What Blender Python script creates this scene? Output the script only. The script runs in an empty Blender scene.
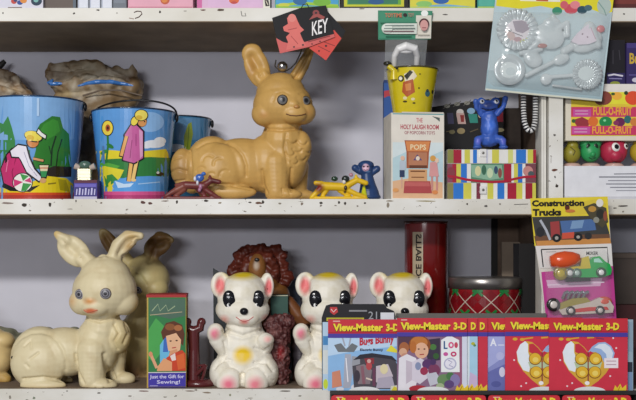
import bpy, bmesh, math, random
from mathutils import Vector, Matrix, Euler, noise
from mathutils.geometry import tessellate_polygon
from mathutils.bvhtree import BVHTree
random.seed(7)
SC = bpy.context.scene
COL = SC.collection
# ---------------------------------------------------------------- layout
# the front edges of the shelves lie in the plane y = 0, the camera 1.6 m before it;
# one pixel of a 636 px wide frame is S metres there; z = 0 is the camera's height
D = 1.6; S = 1.0 / 636.0; HZ = 243.0
WALL_Y = 0.25
def k(y): return S * (D + y) / D
def sx(px, y): return (px - 318.0) * k(y)
def sz(py, y): return (HZ - py) * k(y)
Z_TOP0, Z_TOP1 = sz(22, 0), sz(8, 0)        # top shelf under / upper side
Z_MID0, Z_MID1 = sz(215, 0), sz(199, 0)     # middle shelf
Z_LOW0, Z_LOW1 = sz(416, 0), sz(389, 0)     # lower shelf

# ---------------------------------------------------------------- materials
def lin(c):
    if isinstance(c, str):
        c = [int(c[i:i + 2], 16) for i in (0, 2, 4)]
    out = []
    for v in c[:3]:
        v = v / 255.0
        out.append(v / 12.92 if v <= 0.04045 else ((v + 0.055) / 1.055) ** 2.4)
    return (out[0], out[1], out[2], 1.0)
MATS = {}
def mat(c, rough=0.5, metal=0.0, var=0.06, scale=60.0, coat=0.0, bump=0.0, spec=0.5):
    key = (c if isinstance(c, str) else tuple(c), rough, metal, var, scale, coat, bump, spec)
    if key in MATS: return MATS[key]
    m = bpy.data.materials.new('paint_' + (c if isinstance(c, str) else '%02x%02x%02x' % tuple(int(v) for v in c)))
    m.use_nodes = True
    nt = m.node_tree; b = nt.nodes['Principled BSDF']
    b.inputs['Roughness'].default_value = rough
    b.inputs['Metallic'].default_value = metal
    b.inputs['Specular IOR Level'].default_value = spec
    if coat: b.inputs['Coat Weight'].default_value = coat; b.inputs['Coat Roughness'].default_value = 0.12
    tc = nt.nodes.new('ShaderNodeTexCoord')
    nz = nt.nodes.new('ShaderNodeTexNoise'); nz.inputs['Scale'].default_value = scale; nz.inputs['Detail'].default_value = 3
    nt.links.new(tc.outputs['Object'], nz.inputs['Vector'])
    mr = nt.nodes.new('ShaderNodeMapRange')
    mr.inputs['From Min'].default_value = 0.3; mr.inputs['From Max'].default_value = 0.7
    mr.inputs['To Min'].default_value = 1 - var; mr.inputs['To Max'].default_value = 1 + var * 0.5
    nt.links.new(nz.outputs['Fac'], mr.inputs['Value'])
    mx = nt.nodes.new('ShaderNodeMix'); mx.data_type = 'RGBA'; mx.blend_type = 'MULTIPLY'
    mx.inputs[0].default_value = 1.0
    mx.inputs[6].default_value = lin(c)
    nt.links.new(mr.outputs['Result'], mx.inputs[7])
    nt.links.new(mx.outputs[2], b.inputs['Base Color'])
    if bump:
        bp = nt.nodes.new('ShaderNodeBump'); bp.inputs['Strength'].default_value = bump; bp.inputs['Distance'].default_value = 0.002
        nt.links.new(nz.outputs['Fac'], bp.inputs['Height']); nt.links.new(bp.outputs['Normal'], b.inputs['Normal'])
    MATS[key] = m
    return m
def P(c): return mat(c, 0.55, var=0.05, spec=0.3)           # printed card
def plastic(c): return mat(c, 0.25, var=0.04, coat=0.3)
def tin(c): return mat(c, 0.22, var=0.06, coat=0.5)

def attr_mat(name, rough=0.5, var=0.12, scale=45.0, dirt='8a6a38', dirt_amt=0.25, spec=0.4, bump=0.15):
    """moulded rubber: sprayed paint from the colour attribute, with a slightly grimy uneven tone"""
    m = bpy.data.materials.new(name); m.use_nodes = True
    nt = m.node_tree; b = nt.nodes['Principled BSDF']
    b.inputs['Roughness'].default_value = rough
    b.inputs['Specular IOR Level'].default_value = spec
    at = nt.nodes.new('ShaderNodeAttribute'); at.attribute_name = 'Col'
    tc = nt.nodes.new('ShaderNodeTexCoord')
    nz = nt.nodes.new('ShaderNodeTexNoise'); nz.inputs['Scale'].default_value = scale; nz.inputs['Detail'].default_value = 5
    nt.links.new(tc.outputs['Object'], nz.inputs['Vector'])
    mr = nt.nodes.new('ShaderNodeMapRange'); mr.inputs['From Min'].default_value = 0.48; mr.inputs['From Max'].default_value = 0.75
    mr.inputs['To Max'].default_value = dirt_amt
    nt.links.new(nz.outputs['Fac'], mr.inputs['Value'])
    mx = nt.nodes.new('ShaderNodeMix'); mx.data_type = 'RGBA'
    nt.links.new(mr.outputs['Result'], mx.inputs[0]); nt.links.new(at.outputs['Color'], mx.inputs[6])
    mx.inputs[7].default_value = lin(dirt)
    nt.links.new(mx.outputs[2], b.inputs['Base Color'])
    bp = nt.nodes.new('ShaderNodeBump'); bp.inputs['Strength'].default_value = bump; bp.inputs['Distance'].default_value = 0.003
    nt.links.new(nz.outputs['Fac'], bp.inputs['Height']); nt.links.new(bp.outputs['Normal'], b.inputs['Normal'])
    return m

def clear_film(name, alpha=0.25, tint='e8eef0', bump=0.6, scale=30.0, rough=0.12):
    m = bpy.data.materials.new(name); m.use_nodes = True
    nt = m.node_tree; b = nt.nodes['Principled BSDF']; out = nt.nodes['Material Output']
    b.inputs['Base Color'].default_value = lin(tint); b.inputs['Roughness'].default_value = rough
    b.inputs['Specular IOR Level'].default_value = 0.8
    tc = nt.nodes.new('ShaderNodeTexCoord')
    nz = nt.nodes.new('ShaderNodeTexNoise'); nz.inputs['Scale'].default_value = scale; nz.inputs['Detail'].default_value = 2
    nt.links.new(tc.outputs['Object'], nz.inputs['Vector'])
    bp = nt.nodes.new('ShaderNodeBump'); bp.inputs['Strength'].default_value = bump; bp.inputs['Distance'].default_value = 0.004
    nt.links.new(nz.outputs['Fac'], bp.inputs['Height']); nt.links.new(bp.outputs['Normal'], b.inputs['Normal'])
    tr = nt.nodes.new('ShaderNodeBsdfTransparent')
    ms = nt.nodes.new('ShaderNodeMixShader'); ms.inputs[0].default_value = alpha
    nt.links.new(tr.outputs[0], ms.inputs[1]); nt.links.new(b.outputs[0], ms.inputs[2])
    nt.links.new(ms.outputs[0], out.inputs['Surface'])
    return m

# ---------------------------------------------------------------- object helpers
def tag(o, label, cat, group=None):
    o['label'] = label; o['category'] = cat
    if group: o['group'] = group
    return o
class Thing:
    """an Empty at the thing's base; p() turns photo coordinates into its own local metres"""
    def __init__(self, name, label, cat, px, y, zb=None, rz=0.0, group=None, by=None):
        self.o = bpy.data.objects.new(name, None); COL.objects.link(self.o)
        self.o.empty_display_size = 0.02
        self.px = px; self.y = y; self.k = k(y)
        self.zb = zb if zb is not None else sz(by, y)
        self.by = HZ - self.zb / self.k
        self.o.location = (sx(px, y), y, self.zb); self.o.rotation_euler = (0, 0, math.radians(rz))
        tag(self.o, label, cat, group)
    def p(self, px, py, dy=0.0):
        return Vector(((px - self.px) * self.k, dy, (self.by - py) * self.k))
    def flat(self, dy):
        return lambda u, v, off: self.p(u, v, dy - off)

TEXTS = {}
def text_tris(s, bold=0.0):
    key = (s, bold)
    if key in TEXTS: return TEXTS[key]
    cu = bpy.data.curves.new('lettering', 'FONT'); cu.body = s; cu.size = 1.0; cu.offset = bold; cu.resolution_u = 2
    o = bpy.data.objects.new('lettering', cu)
    me = o.to_mesh(); me.calc_loop_triangles()
    vs = [(v.co.x, v.co.y) for v in me.vertices]; fs = [tuple(t.vertices) for t in me.loop_triangles]
    o.to_mesh_clear(); bpy.data.objects.remove(o); bpy.data.curves.remove(cu)
    x0 = min(v[0] for v in vs); x1 = max(v[0] for v in vs); y0 = min(v[1] for v in vs); y1 = max(v[1] for v in vs)
    vs = [((a - x0) / (x1 - x0), (b - y0) / (y1 - y0)) for a, b in vs]
    TEXTS[key] = (vs, fs)
    return TEXTS[key]

class MB:
    def __init__(self): self.v = []; self.f = []; self.mi = []; self.sm = []; self.mats = []; self.layer = 0
    def midx(self, m):
        if m not in self.mats: self.mats.append(m)
        return self.mats.index(m)
    def add(self, vs, fs, m, smooth=False):
        b = len(self.v); i = self.midx(m)
        self.v += [tuple(v) for v in vs]
        for f in fs: self.f.append(tuple(b + q for q in f)); self.mi.append(i); self.sm.append(smooth)
    def box(self, x0, x1, y0, y1, z0, z1, m):
        vs = [(x, y, z) for x in (x0, x1) for y in (y0, y1) for z in (z0, z1)]
        self.add(vs, [(0, 1, 3, 2), (4, 6, 7, 5), (0, 4, 5, 1), (2, 3, 7, 6), (0, 2, 6, 4), (1, 5, 7, 3)], m)
    def prism(self, pts, y0, y1, m, smooth=False):
        """outline of 3D points (their y ignored) given thickness from y0 (front) to y1"""
        n = len(pts)
        vs = [(p[0], y0, p[2]) for p in pts] + [(p[0], y1, p[2]) for p in pts]
        fs = []
        for t in tessellate_polygon([[Vector((p[0], p[2], 0)) for p in pts]]):
            fs.append(tuple(t)); fs.append(tuple(n + q for q in reversed(t)))
        for i in range(n): j = (i + 1) % n; fs.append((i, j, n + j, n + i))
        self.add(vs, fs, m, smooth)
    def lathe(self, prof, c, m, n=40, M=None, smooth=True, sq=1.0):
        vs = []; fs = []
        for r, z in prof:
            for i in range(n):
                a = 2 * math.pi * i / n
                p = Vector((r * math.cos(a), r * math.sin(a) * sq, z))
                if M is not None: p = M @ p
                vs.append(Vector(c) + p)
        for j in range(len(prof) - 1):
            for i in range(n):
                i2 = (i + 1) % n
                fs.append((j * n + i, j * n + i2, (j + 1) * n + i2, (j + 1) * n + i))
        self.add(vs, fs, m, smooth)
    def tube(self, pts, r, m, n=8, cols=None, closed=False):
        pts = [Vector(p) for p in pts]; N = len(pts); rings = []
        for i, p in enumerate(pts):
            a = pts[i - 1] if (i > 0 or closed) else p; b = pts[(i + 1) % N] if (i < N - 1 or closed) else p
            t = (b - a).normalized() if (b - a).length > 1e-9 else Vector((0, 0, 1))
            u = t.cross(Vector((0, 1, 0)))
            if u.length < 1e-3: u = t.cross(Vector((1, 0, 0)))
            u.normalize(); w = t.cross(u).normalized()
            rr = r[i] if isinstance(r, (list, tuple)) else r
            rings.append([p + (u * math.cos(2 * math.pi * q / n) + w * math.sin(2 * math.pi * q / n)) * rr for q in range(n)])
        base = [v for ring in rings for v in ring]
        segs = N if closed else N - 1
        for i in range(segs):
            i2 = (i + 1) % N
            mm = cols[i % len(cols)] if cols else m
            b0 = [rings[i][q] for q in range(n)] + [rings[i2][q] for q in range(n)]
            self.add(b0, [(q, (q + 1) % n, n + (q + 1) % n, n + q) for q in range(n)], mm, True)
        if not closed:
            self.add(rings[0], [tuple(range(n))], cols[0] if cols else m); self.add(rings[-1], [tuple(range(n))], cols[(N - 2) % len(cols)] if cols else m)
    def ball(self, c, r, m, n=20, rot=None):
        if not isinstance(r, (tuple, list)): r = (r, r, r)
        R = Euler([math.radians(q) for q in rot]).to_matrix() if rot else Matrix.Identity(3)
        h = n // 2; vs = []; fs = []
        for j in range(h + 1):
            ph = math.pi * j / h
            for i in range(n):
                a = 2 * math.pi * i / n
                vs.append(Vector(c) + R @ Vector((r[0] * math.sin(ph) * math.cos(a), r[1] * math.sin(ph) * math.sin(a), r[2] * math.cos(ph))))
        for j in range(h):
            for i in range(n):
                i2 = (i + 1) % n; fs.append((j * n + i, j * n + i2, (j + 1) * n + i2, (j + 1) * n + i))
        self.add(vs, fs, m, True)
    def dome(self, c, nrm, r, ring_mats, bulge=0.45, n=20):
        """shallow dome facing nrm, painted in rings: [(outer fraction, material), ...] from centre out"""
        q = Vector((0, 0, 1)).rotation_difference(Vector(nrm).normalized()).to_matrix()
        prev = 0.0
        for fr, m in ring_mats:
            prof = []
            for i in range(4):
                t = prev + (fr - prev) * i / 3
                prof.append((max(r * t, 1e-6), r * bulge * math.sqrt(max(0, 1 - t * t))))
            self.lathe(prof, c, m, n=n, M=q); prev = fr
    def art(self, shapes, fn, step=None, pm=P, off=4e-5):
        """flat printed shapes in photo coordinates, mapped on to a surface by fn(u, v, height)"""
        for sh in shapes:
            self.layer += 1; h = off * self.layer
            kind, c = sh[0], sh[1]; m = pm(c)
            if kind == 'r': x0, y0, x1, y1 = sh[2:6]; pts = [(x0, y0), (x1, y0), (x1, y1), (x0, y1)]
            elif kind == 'p': pts = sh[2]
            elif kind == 'e':
                cx, cy, rx, ry = sh[2:6]; a0 = math.radians(sh[6]) if len(sh) > 6 else 0
                pts = []
                for i in range(22):
                    a = 2 * math.pi * i / 22; ex, ey = rx * math.cos(a), ry * math.sin(a)
                    pts.append((cx + ex * math.cos(a0) - ey * math.sin(a0), cy + ex * math.sin(a0) + ey * math.cos(a0)))
            elif kind == 'l':
                w = sh[2] / 2.0; L = sh[3]; a_, b_ = [], []
                for i, p in enumerate(L):
                    q0 = L[max(i - 1, 0)]; q1 = L[min(i + 1, len(L) - 1)]
                    dx, dy = q1[0] - q0[0], q1[1] - q0[1]; d = math.hypot(dx, dy) or 1
                    a_.append((p[0] - dy / d * w, p[1] + dx / d * w)); b_.append((p[0] + dy / d * w, p[1] - dx / d * w))
                vs2 = a_ + b_; nn = len(L); fs2 = [(i, i + 1, nn + i + 1, nn + i) for i in range(nn - 1)]
                self._emit(vs2, fs2, m, fn, h, step); continue
            elif kind == 't':
                s, x0, y0, x1, y1 = sh[2:7]; bold = sh[7] if len(sh) > 7 else 0.02; sl = sh[8] if len(sh) > 8 else 0.0
                vs, fs = text_tris(s, bold)
                # sl: fall of the baseline over the width
                vs2 = [(x0 + a * (x1 - x0), y1 - b * (y1 - y0) + sl * a) for a, b in vs]
                self._emit(vs2, fs, m, fn, h, step); continue
            fs2 = [tuple(t) for t in tessellate_polygon([[Vector((x, y, 0)) for x, y in pts]])]
            self._emit(pts, fs2, m, fn, h, step)
    def _emit(self, vs2, fs2, m, fn, h, step):
        if step:
            bm = bmesh.new(); bv = [bm.verts.new((x, y, 0)) for x, y in vs2]
            for f in fs2:
                try: bm.faces.new([bv[i] for i in f])
                except ValueError: pass
            us = [v[0] for v in vs2]; u = math.floor(min(us) / step) * step + step
            while u < max(us):
                bmesh.ops.bisect_plane(bm, geom=bm.verts[:] + bm.edges[:] + bm.faces[:], plane_co=(u, 0, 0), plane_no=(1, 0, 0)); u += step
            bm.verts.index_update()
            vs2 = [(v.co.x, v.co.y) for v in bm.verts]; fs2 = [tuple(v.index for v in f.verts) for f in bm.faces]; bm.free()
        vs3 = [fn(u, v, h) for u, v in vs2]
        # face the art towards -y
        out = []
        for f in fs2:
            a, b, c = vs3[f[0]], vs3[f[1]], vs3[f[2]]
            out.append(f if (b - a).cross(c - a).y <= 0 else tuple(reversed(f)))
        self.add(vs3, out, m)
    def build(self, name, parent=None, bevel=0.0):
        me = bpy.data.meshes.new(name); me.from_pydata(self.v, [], self.f)
        for m in self.mats: me.materials.append(m)
        me.polygons.foreach_set('material_index', self.mi); me.polygons.foreach_set('use_smooth', self.sm); me.update()
        o = bpy.data.objects.new(name, me); COL.objects.link(o)
        if parent is not None: o.parent = parent.o if isinstance(parent, Thing) else parent
        if bevel:
            b = o.modifiers.new('soft_edges', 'BEVEL'); b.width = bevel; b.segments = 2; b.limit_method = 'ANGLE'
        return o

def structure(o): o['kind'] = 'structure'; return o

def organic(name, t, blobs, vox, material, base, smooth=8, creases=(), spots=(), rough_noise=None, parent=None, clamp=True):
    """one continuous moulded body: blobs in photo coordinates (x, y, depth px) fused, smoothed, grooved and sprayed with paint"""
    mb = MB(); dm = mat('808080'); K = t.k
    def pt(q): return t.p(q[0], q[1], (q[2] if len(q) > 2 else 0) * K)
    for b in blobs:
        if b[0] == 'e':
            r = b[2]; mb.ball(pt(b[1]), (r[0] * K, r[1] * K, r[2] * K), dm, n=28, rot=b[3] if len(b) > 3 else None)
        else:
            p0, r0, p1, r1 = pt(b[1]), b[2] * K, pt(b[3]), b[4] * K
            n = max(2, int((p1 - p0).length / (min(r0, r1) * 0.35)) + 1)
            for i in range(n + 1):
                a = i / n; mb.ball(p0.lerp(p1, a), r0 + (r1 - r0) * a, dm, n=16)
    o = mb.build(name)
    md = o.modifiers.new('fuse', 'REMESH'); md.mode = 'VOXEL'; md.voxel_size = vox
    sm = o.modifiers.new('soften', 'SMOOTH'); sm.factor = 0.5; sm.iterations = smooth
    dg = bpy.context.evaluated_depsgraph_get(); me = bpy.data.meshes.new_from_object(o.evaluated_get(dg))
    old = o.data; o.modifiers.clear(); o.data = me; bpy.data.meshes.remove(old); me.name = name
    me.update()
    nrm = [Vector(n.vector) for n in me.vertex_normals]
    cs = [([pt(q) for q in c[0]], c[1] * K, c[2] * K) for c in creases]
    for i, v in enumerate(me.vertices):
        d = 0.0
        for line, dep, w in cs:
            if (v.co - line[0]).length > 0.15: continue
            best = 1e9
            for a, b in zip(line, line[1:]):
                # measured in the picture plane so that a groove follows the surface
                ax, az, bx, bz = a.x, a.z, b.x, b.z; L2 = (bx - ax) ** 2 + (bz - az) ** 2
                tt = 0 if L2 < 1e-12 else max(0, min(1, ((v.co.x - ax) * (bx - ax) + (v.co.z - az) * (bz - az)) / L2))
                best = min(best, math.hypot(v.co.x - ax - tt * (bx - ax), v.co.z - az - tt * (bz - az)))
            if best < 3 * w and nrm[i].y < 0.1: d += dep * math.exp(-(best / w) ** 2)
        if rough_noise: d += rough_noise[0] * K * noise.noise(v.co / (rough_noise[1] * K))
        if d: v.co -= nrm[i] * d
        if clamp and v.co.z < 0.0002: v.co.z = 0.0002
    me.update()
    ca = me.color_attributes.new('Col', 'FLOAT_COLOR', 'POINT')
    bc = Vector(lin(base)[:3]); sp = []
    for s in spots:                                   # (px, py, rx, ry, softness, colour, [side])
        c = t.p(s[0], s[1]); sp.append((c.x, c.z, s[2] * K, s[3] * K, s[4], Vector(lin(s[5])[:3]), s[6] if len(s) > 6 else 'f'))
    for i, v in enumerate(me.vertices):
        col = bc.copy()
        for cx, cz, rx, rz, so, c, side in sp:
            if side == 'f' and nrm[i].y > -0.05: continue
            q = math.hypot((v.co.x - cx) / rx, (v.co.z - cz) / rz)
            a = 1.0 if q < 1 - so else max(0.0, (1 - q) / so)
            if a > 0: col = col.lerp(c, min(1, a))
        ca.data[i].color = (col.x, col.y, col.z, 1)
    me.materials.clear(); me.materials.append(material)
    for p in me.polygons: p.use_smooth = True; p.material_index = 0
    o.parent = parent or t.o
    o['bvh'] = 0; del o['bvh']
    tree = BVHTree.FromPolygons([v.co.copy() for v in me.vertices], [tuple(p.vertices) for p in me.polygons])
    def surf(px, py):
        q = t.p(px, py); h = tree.ray_cast(Vector((q.x, -1, q.z)), Vector((0, 1, 0)))
        if h[0] is None: h = tree.find_nearest(Vector((q.x, -0.1, q.z)))
        return h[0], h[1]
    return o, surf

def surf_line(t, surf, pts, w, m, name, lift=0.0):
    mb = MB(); q = []
    for a, b in zip(pts, pts[1:]):
        for i in range(6): q.append((a[0] + (b[0] - a[0]) * i / 6, a[1] + (b[1] - a[1]) * i / 6))
    q.append(pts[-1])
    mb.tube([surf(*x)[0] + Vector((0, -lift, 0)) for x in q], w * t.k, m, n=6)
    return mb.build(name, t)

def copy_thing(root, px, y, zb, label, rz=0.0, group=None):
    c = root.copy(); COL.objects.link(c)
    c.location = (sx(px, y), y, zb); c.rotation_euler = (0, 0, math.radians(rz)); c['label'] = label
    if group: c['group'] = group
    for ch in list(root.children):
        d = ch.copy(); COL.objects.link(d); d.parent = c
        for g in list(ch.children):
            e = g.copy(); COL.objects.link(e); e.parent = d
    return c

# ================================================================= SETTING
def white_paint(name, chips, base='e2dfd6', scale=38.0):
    """old white paint with small worn chips down to dark wood"""
    m = bpy.data.materials.new(name); m.use_nodes = True
    nt = m.node_tree; b = nt.nodes['Principled BSDF']; b.inputs['Roughness'].default_value = 0.5
    tc = nt.nodes.new('ShaderNodeTexCoord')
    mp = nt.nodes.new('ShaderNodeMapping'); mp.inputs['Scale'].default_value = (0.8, 1, 1.3)
    nt.links.new(tc.outputs['Object'], mp.inputs['Vector'])
    n1 = nt.nodes.new('ShaderNodeTexNoise'); n1.inputs['Scale'].default_value = scale * 3.0; n1.inputs['Detail'].default_value = 4; n1.inputs['Roughness'].default_value = 0.6
    n2 = nt.nodes.new('ShaderNodeTexNoise'); n2.inputs['Scale'].default_value = 9; n2.inputs['Detail'].default_value = 4
    nt.links.new(mp.outputs[0], n1.inputs['Vector']); nt.links.new(mp.outputs[0], n2.inputs['Vector'])
    r1 = nt.nodes.new('ShaderNodeMapRange'); r1.inputs['From Min'].default_value = chips; r1.inputs['From Max'].default_value = chips + 0.03
    nt.links.new(n1.outputs['Fac'], r1.inputs['Value'])
    r2 = nt.nodes.new('ShaderNodeMapRange'); r2.inputs['From Min'].default_value = 0.35; r2.inputs['From Max'].default_value = 0.7
    nt.links.new(n2.outputs['Fac'], r2.inputs['Value'])
    m1 = nt.nodes.new('ShaderNodeMix'); m1.data_type = 'RGBA'; m1.inputs[6].default_value = lin(base); m1.inputs[7].default_value = lin('cfcabc')
    nt.links.new(r2.outputs[0], m1.inputs[0])
    m2 = nt.nodes.new('ShaderNodeMix'); m2.data_type = 'RGBA'; m2.inputs[7].default_value = lin('5a4a38')
    nt.links.new(r1.outputs[0], m2.inputs[0]); nt.links.new(m1.outputs[2], m2.inputs[6])
    nt.links.new(m2.outputs[2], b.inputs['Base Color'])
    bp = nt.nodes.new('ShaderNodeBump'); bp.inputs['Strength'].default_value = 0.25; bp.inputs['Distance'].default_value = 0.001
    nt.links.new(n1.outputs['Fac'], bp.inputs['Height']); nt.links.new(bp.outputs['Normal'], b.inputs['Normal'])
    return m
PAINT_TOP = white_paint('old_white_paint_clean', 0.74)
PAINT_CHIP = white_paint('old_white_paint_chipped', 0.645, 'e8e6e0')
RAW_WOOD = mat('8f7c64', 0.8, var=0.25, scale=18)
BROWN_WOOD = mat('6a5647', 0.8, var=0.25, scale=25)

def shelf(name, z0, z1, paint, under, chips, top=None):
    mb = MB(); x0, x1 = sx(-140, 0), sx(790, 0)
    mb.box(x0, x1, 0.0, WALL_Y, z0 + 0.0015, z1, paint)
    mb.box(x0, x1, 0.0004, WALL_Y, z0, z0 + 0.0014, under)
    if top: mb.box(x0, x1, 0.004, WALL_Y, z1 - .001, z1 + .00005, top)
    def fn(u, v, off): return Vector((sx(u, 0), -0.0001 - off, sz(v, 0)))
    mb.art(chips, fn, off=1.5e-5, pm=lambda c: mat(c, 0.8))
    o = mb.build('shelf_board'); tag(o, name, 'shelf'); return o
def chip(x, y, w, h, c='3a322a'):
    n = 9; pts = []
    for i in range(n):
        a = 2 * math.pi * i / n; q = random.uniform(0.65, 1.1); pts.append((x + w * q * math.cos(a), y + h * q * math.sin(a)))
    return ('p', c, pts)
top_chips = [chip(3, 13, .9, 1.2), chip(74, 13.5, 1.3, 1.2), chip(98, 10, 2, .9), chip(117, 13, 1, .7, '8a8278'), chip(160, 12, 1.2, 1.5),
             ('l', '4a2f28', 1.0, [(134, 12.5), (137, 11.2), (141, 11.5), (142, 14), (139, 17), (135, 18.5)]), ('l', '9a8478', .8, [(129, 18), (134, 19)]),
             chip(203, 10, 3, .8, '6a4a40'), chip(221, 10, 4, 1.4, '5a4a3c'), ('l', '55504c', .7, [(241, 11), (242, 16), (246, 16), (245, 13)]),
             chip(362, 8.8, 3, .5, '554b44'), chip(445, 14.5, 3, .7, '55504c'), chip(624, 14, 1.5, .8), chip(185, 11, 2, .5, 'a8a298')]
shelf('white painted shelf board at the top, carrying the cut off cartons', Z_TOP0, Z_TOP1, PAINT_TOP, RAW_WOOD, top_chips)
mid_chips = [chip(24.5, 205, 3.2, 2.6), chip(50, 204.5, 1.6, 2.4), chip(7, 203, 7, 1.2, '8a7a70'), chip(76, 201, 1, 1.6), chip(101, 203, 1.4, .9, '6d5a4a'),
             chip(143, 202.5, 3, 2, '5a3a34'), chip(150, 203.5, 2.4, 1.4, '5a3a34'), chip(177, 202, 1.2, 2.2), chip(206, 200.6, 2.5, 1.3), chip(220, 203, 2, .8, '8a7a60'),
             chip(250, 202.5, 2, .8), chip(259, 203, 3.6, 1.4, '6a4a3a'), chip(263, 202, 1.5, 1.8), chip(280, 203.5, 2, .9, '8a8070'), chip(302, 204, 1.4, 1.5, '7a6a5a'),
             chip(321, 203, 2, 1.6), chip(339, 202.5, 1.2, 1.6), chip(345, 203.5, 1.4, 2), chip(365, 203, 1.4, 1), chip(388, 205, 1.5, 3, '8a8070'),
             chip(390, 201, 4, .6, '7a6240'), chip(425, 201, 12, .7, '9a8a58'), chip(467, 204, 1, 1), chip(486, 206, 1.8, 1.3, '55504c'), chip(500, 204, 1.2, 1.1, '7a7268'),
             ('l', '55504c', .6, [(514, 204.5), (528, 204)]), chip(615, 208, 2, .7), chip(623, 206, 5, 1.0), chip(70, 209, 3, .6, 'a8a094'), chip(165, 201, 4, .6, '6a5040')]
shelf('chipped white shelf board in the middle, carrying the tan rabbit and pails', Z_MID0, Z_MID1, PAINT_CHIP, RAW_WOOD, mid_chips)
low_chips = [chip(67, 391, 1.3, .7), chip(10, 397, 1.5, 2.5, '8a8478'), chip(34, 398, 1.5, 1.5, '7c8470'), chip(99, 393, 2, .7), chip(190, 391, 6, .8, '6a5040'),
             chip(143, 391, 6, .7, '6a4038'), chip(207, 392.5, 5, .9, '8a7a68'), chip(285, 391, 7, .8, '4a3c30'), chip(300, 396, 2, .8, '8a8478'), chip(165, 397, 2, .7, '8a8478'),
             chip(230, 395, 1.2, 1.2, '8a8a70'), chip(250, 398, 3, .6, '9a9488'), chip(130, 396, 2, 1, 'a09890')]
shelf('chipped white shelf board at the bottom, carrying the cream rabbit and bears', Z_LOW0, Z_LOW1, PAINT_CHIP, RAW_WOOD, low_chips, mat('7d6a58', .75, var=.3, scale=14))
# cabinet front below the lower shelf
mb = MB(); mb.box(sx(-140, 0), sx(790, 0), 0.004, 0.02, sz(640, 0), Z_LOW0, PAINT_CHIP); structure(mb.build('trim_1'))
# wall behind the shelves
mb = MB(); WX0, WX1 = sx(-160, 0), sx(820, 0)
mb.box(WX0, WX1, WALL_Y, WALL_Y + 0.02, sz(640, 0), sz(-160, 0), mat('d0cfd9', 0.75, var=0.08, scale=9))
structure(mb.build('wall_back'))
# brown board, and a black strip painting in the dark wall corner gap, seen behind the plaid drum
mb = MB(); mb.box(sx(491, WALL_Y), sx(497, WALL_Y), WALL_Y - 0.006, WALL_Y - 0.0002, Z_LOW1, Z_MID0, mat('16120f', 0.7)); structure(mb.build('trim_2'))
mb = MB(); mb.box(sx(497, WALL_Y), sx(560, WALL_Y), WALL_Y - 0.004, WALL_Y - 0.0002, Z_LOW1, Z_MID0, BROWN_WOOD); structure(mb.build('trim_3'))
# upright posts with a plank partition behind them
def post(name, z0, z1, chips):
    mb = MB(); xa, xb = sx(549, 0), sx(563, 0)
    mb.box(xa, xb, 0.0, 0.056, z0, z1, PAINT_CHIP)
    mb.box(xa, xb, 0.0561, WALL_Y - 0.0065, z0, z1, BROWN_WOOD)
    for gx in (544.5, 547):       # grooves of the moulding on the left of the post
        mb.box(sx(gx, 0) - .0035, sx(gx, 0), 0.006, 0.05, z0, z1, PAINT_TOP)
    mb.art(chips, lambda u, v, off: Vector((sx(u, 0), -0.0001 - off, sz(v, 0))), off=1.5e-5, pm=lambda c: mat(c, 0.8))
    tag(mb.build('shelf_post'), name, 'post')
post('white chipped shelf post between the striped tin and the fruit carton', Z_MID1, Z_TOP0, [chip(554.5, 135, 1.6, 1.4, '6a6560'), chip(554.5, 170, 3.5, 1.3, '6a4030'), chip(555, 177, .9, 1.5), chip(557, 186, 2, 1.6), chip(551, 160, .5, 4, 'b0aca4')])
post('white shelf post behind the truck card below the middle shelf', Z_LOW1, Z_MID0, [])

# ================================================================= RUBBER ANIMALS
RUB_TAN = attr_mat('tan_rubber', 0.42, dirt='8a6428', dirt_amt=0.35)
RUB_CREAM = attr_mat('cream_rubber', 0.45, dirt='b59a68', dirt_amt=0.35)
RUB_WHITE = attr_mat('white_rubber', 0.5, dirt='cbbf9c', dirt_amt=0.5, bump=0.08)
RUB = attr_mat('painted_rubber', 0.4, dirt='40302a', dirt_amt=0.1)

def eye_part(t, surf, px, py, r, rings, bulge=0.45, lift=0.0, sq=None):
    c, n = surf(px, py); n = (n + Vector((0, -1.2, 0))).normalized()
    mb = MB(); mb.dome(c - n * r * t.k * 0.12, n, r * t.k, rings, bulge)
    return mb.build('eye', t)

# ---- large tan rabbit on the middle shelf
t = Thing('rubber_rabbit', 'large tan moulded rubber rabbit lying on the middle shelf beside the pails', 'toy rabbit', 240, 0.068, Z_MID1)
B = [('e', (212, 167, 0), (27, 25, 31)), ('e', (242, 166, 0), (40, 23, 28)), ('e', (268, 164, 0), (24, 23, 30)), ('e', (284, 158, 0), (24, 22, 33)),
     ('c', (283, 142, 0), 23, (283, 128, 0), 18), ('e', (301, 148, -4), (11, 13, 17)),
     ('e', (219, 171, -12), (28, 16, 27)), ('e', (232, 193, -18), (26, 8, 7)), ('e', (222, 193, 18), (26, 8, 7)), ('e', (219, 174, 12), (24, 14, 24)),
     ('c', (276, 165, -10), 16, (277, 192, -14), 12), ('e', (285, 195, -16), (18, 9, 6)), ('c', (296, 165, 12), 13, (297, 192, 14), 10), ('e', (303, 195, 14), (13, 9, 6)),
     ('e', (183, 168, 0), (12.5, 13, 20)), ('c', (185, 180, 0), 10, (192, 186, 0), 8),
     ('e', (283, 106, -4), (30, 26, 24)), ('e', (281, 95, -2), (25, 23, 22)), ('e', (266, 115, -10), (14, 14, 13)), ('e', (302, 114, -10), (14, 14, 12)), ('e', (294, 116, -20), (14, 10, 10)), ('e', (294, 108, -24), (6, 6, 5)),
     ('e', (257, 67, 0), (12.5, 5, 22), (0, -18, 0)), ('e', (252, 54, 0), (10.5, 5, 11)), ('c', (266, 84, 0), 8, (261, 76, 0), 9),
     ('c', (293, 82, 0), 7, (303, 66, -4), 6.5), ('c', (303, 66, -4), 6.5, (312, 48, -8), 4)]
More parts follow.
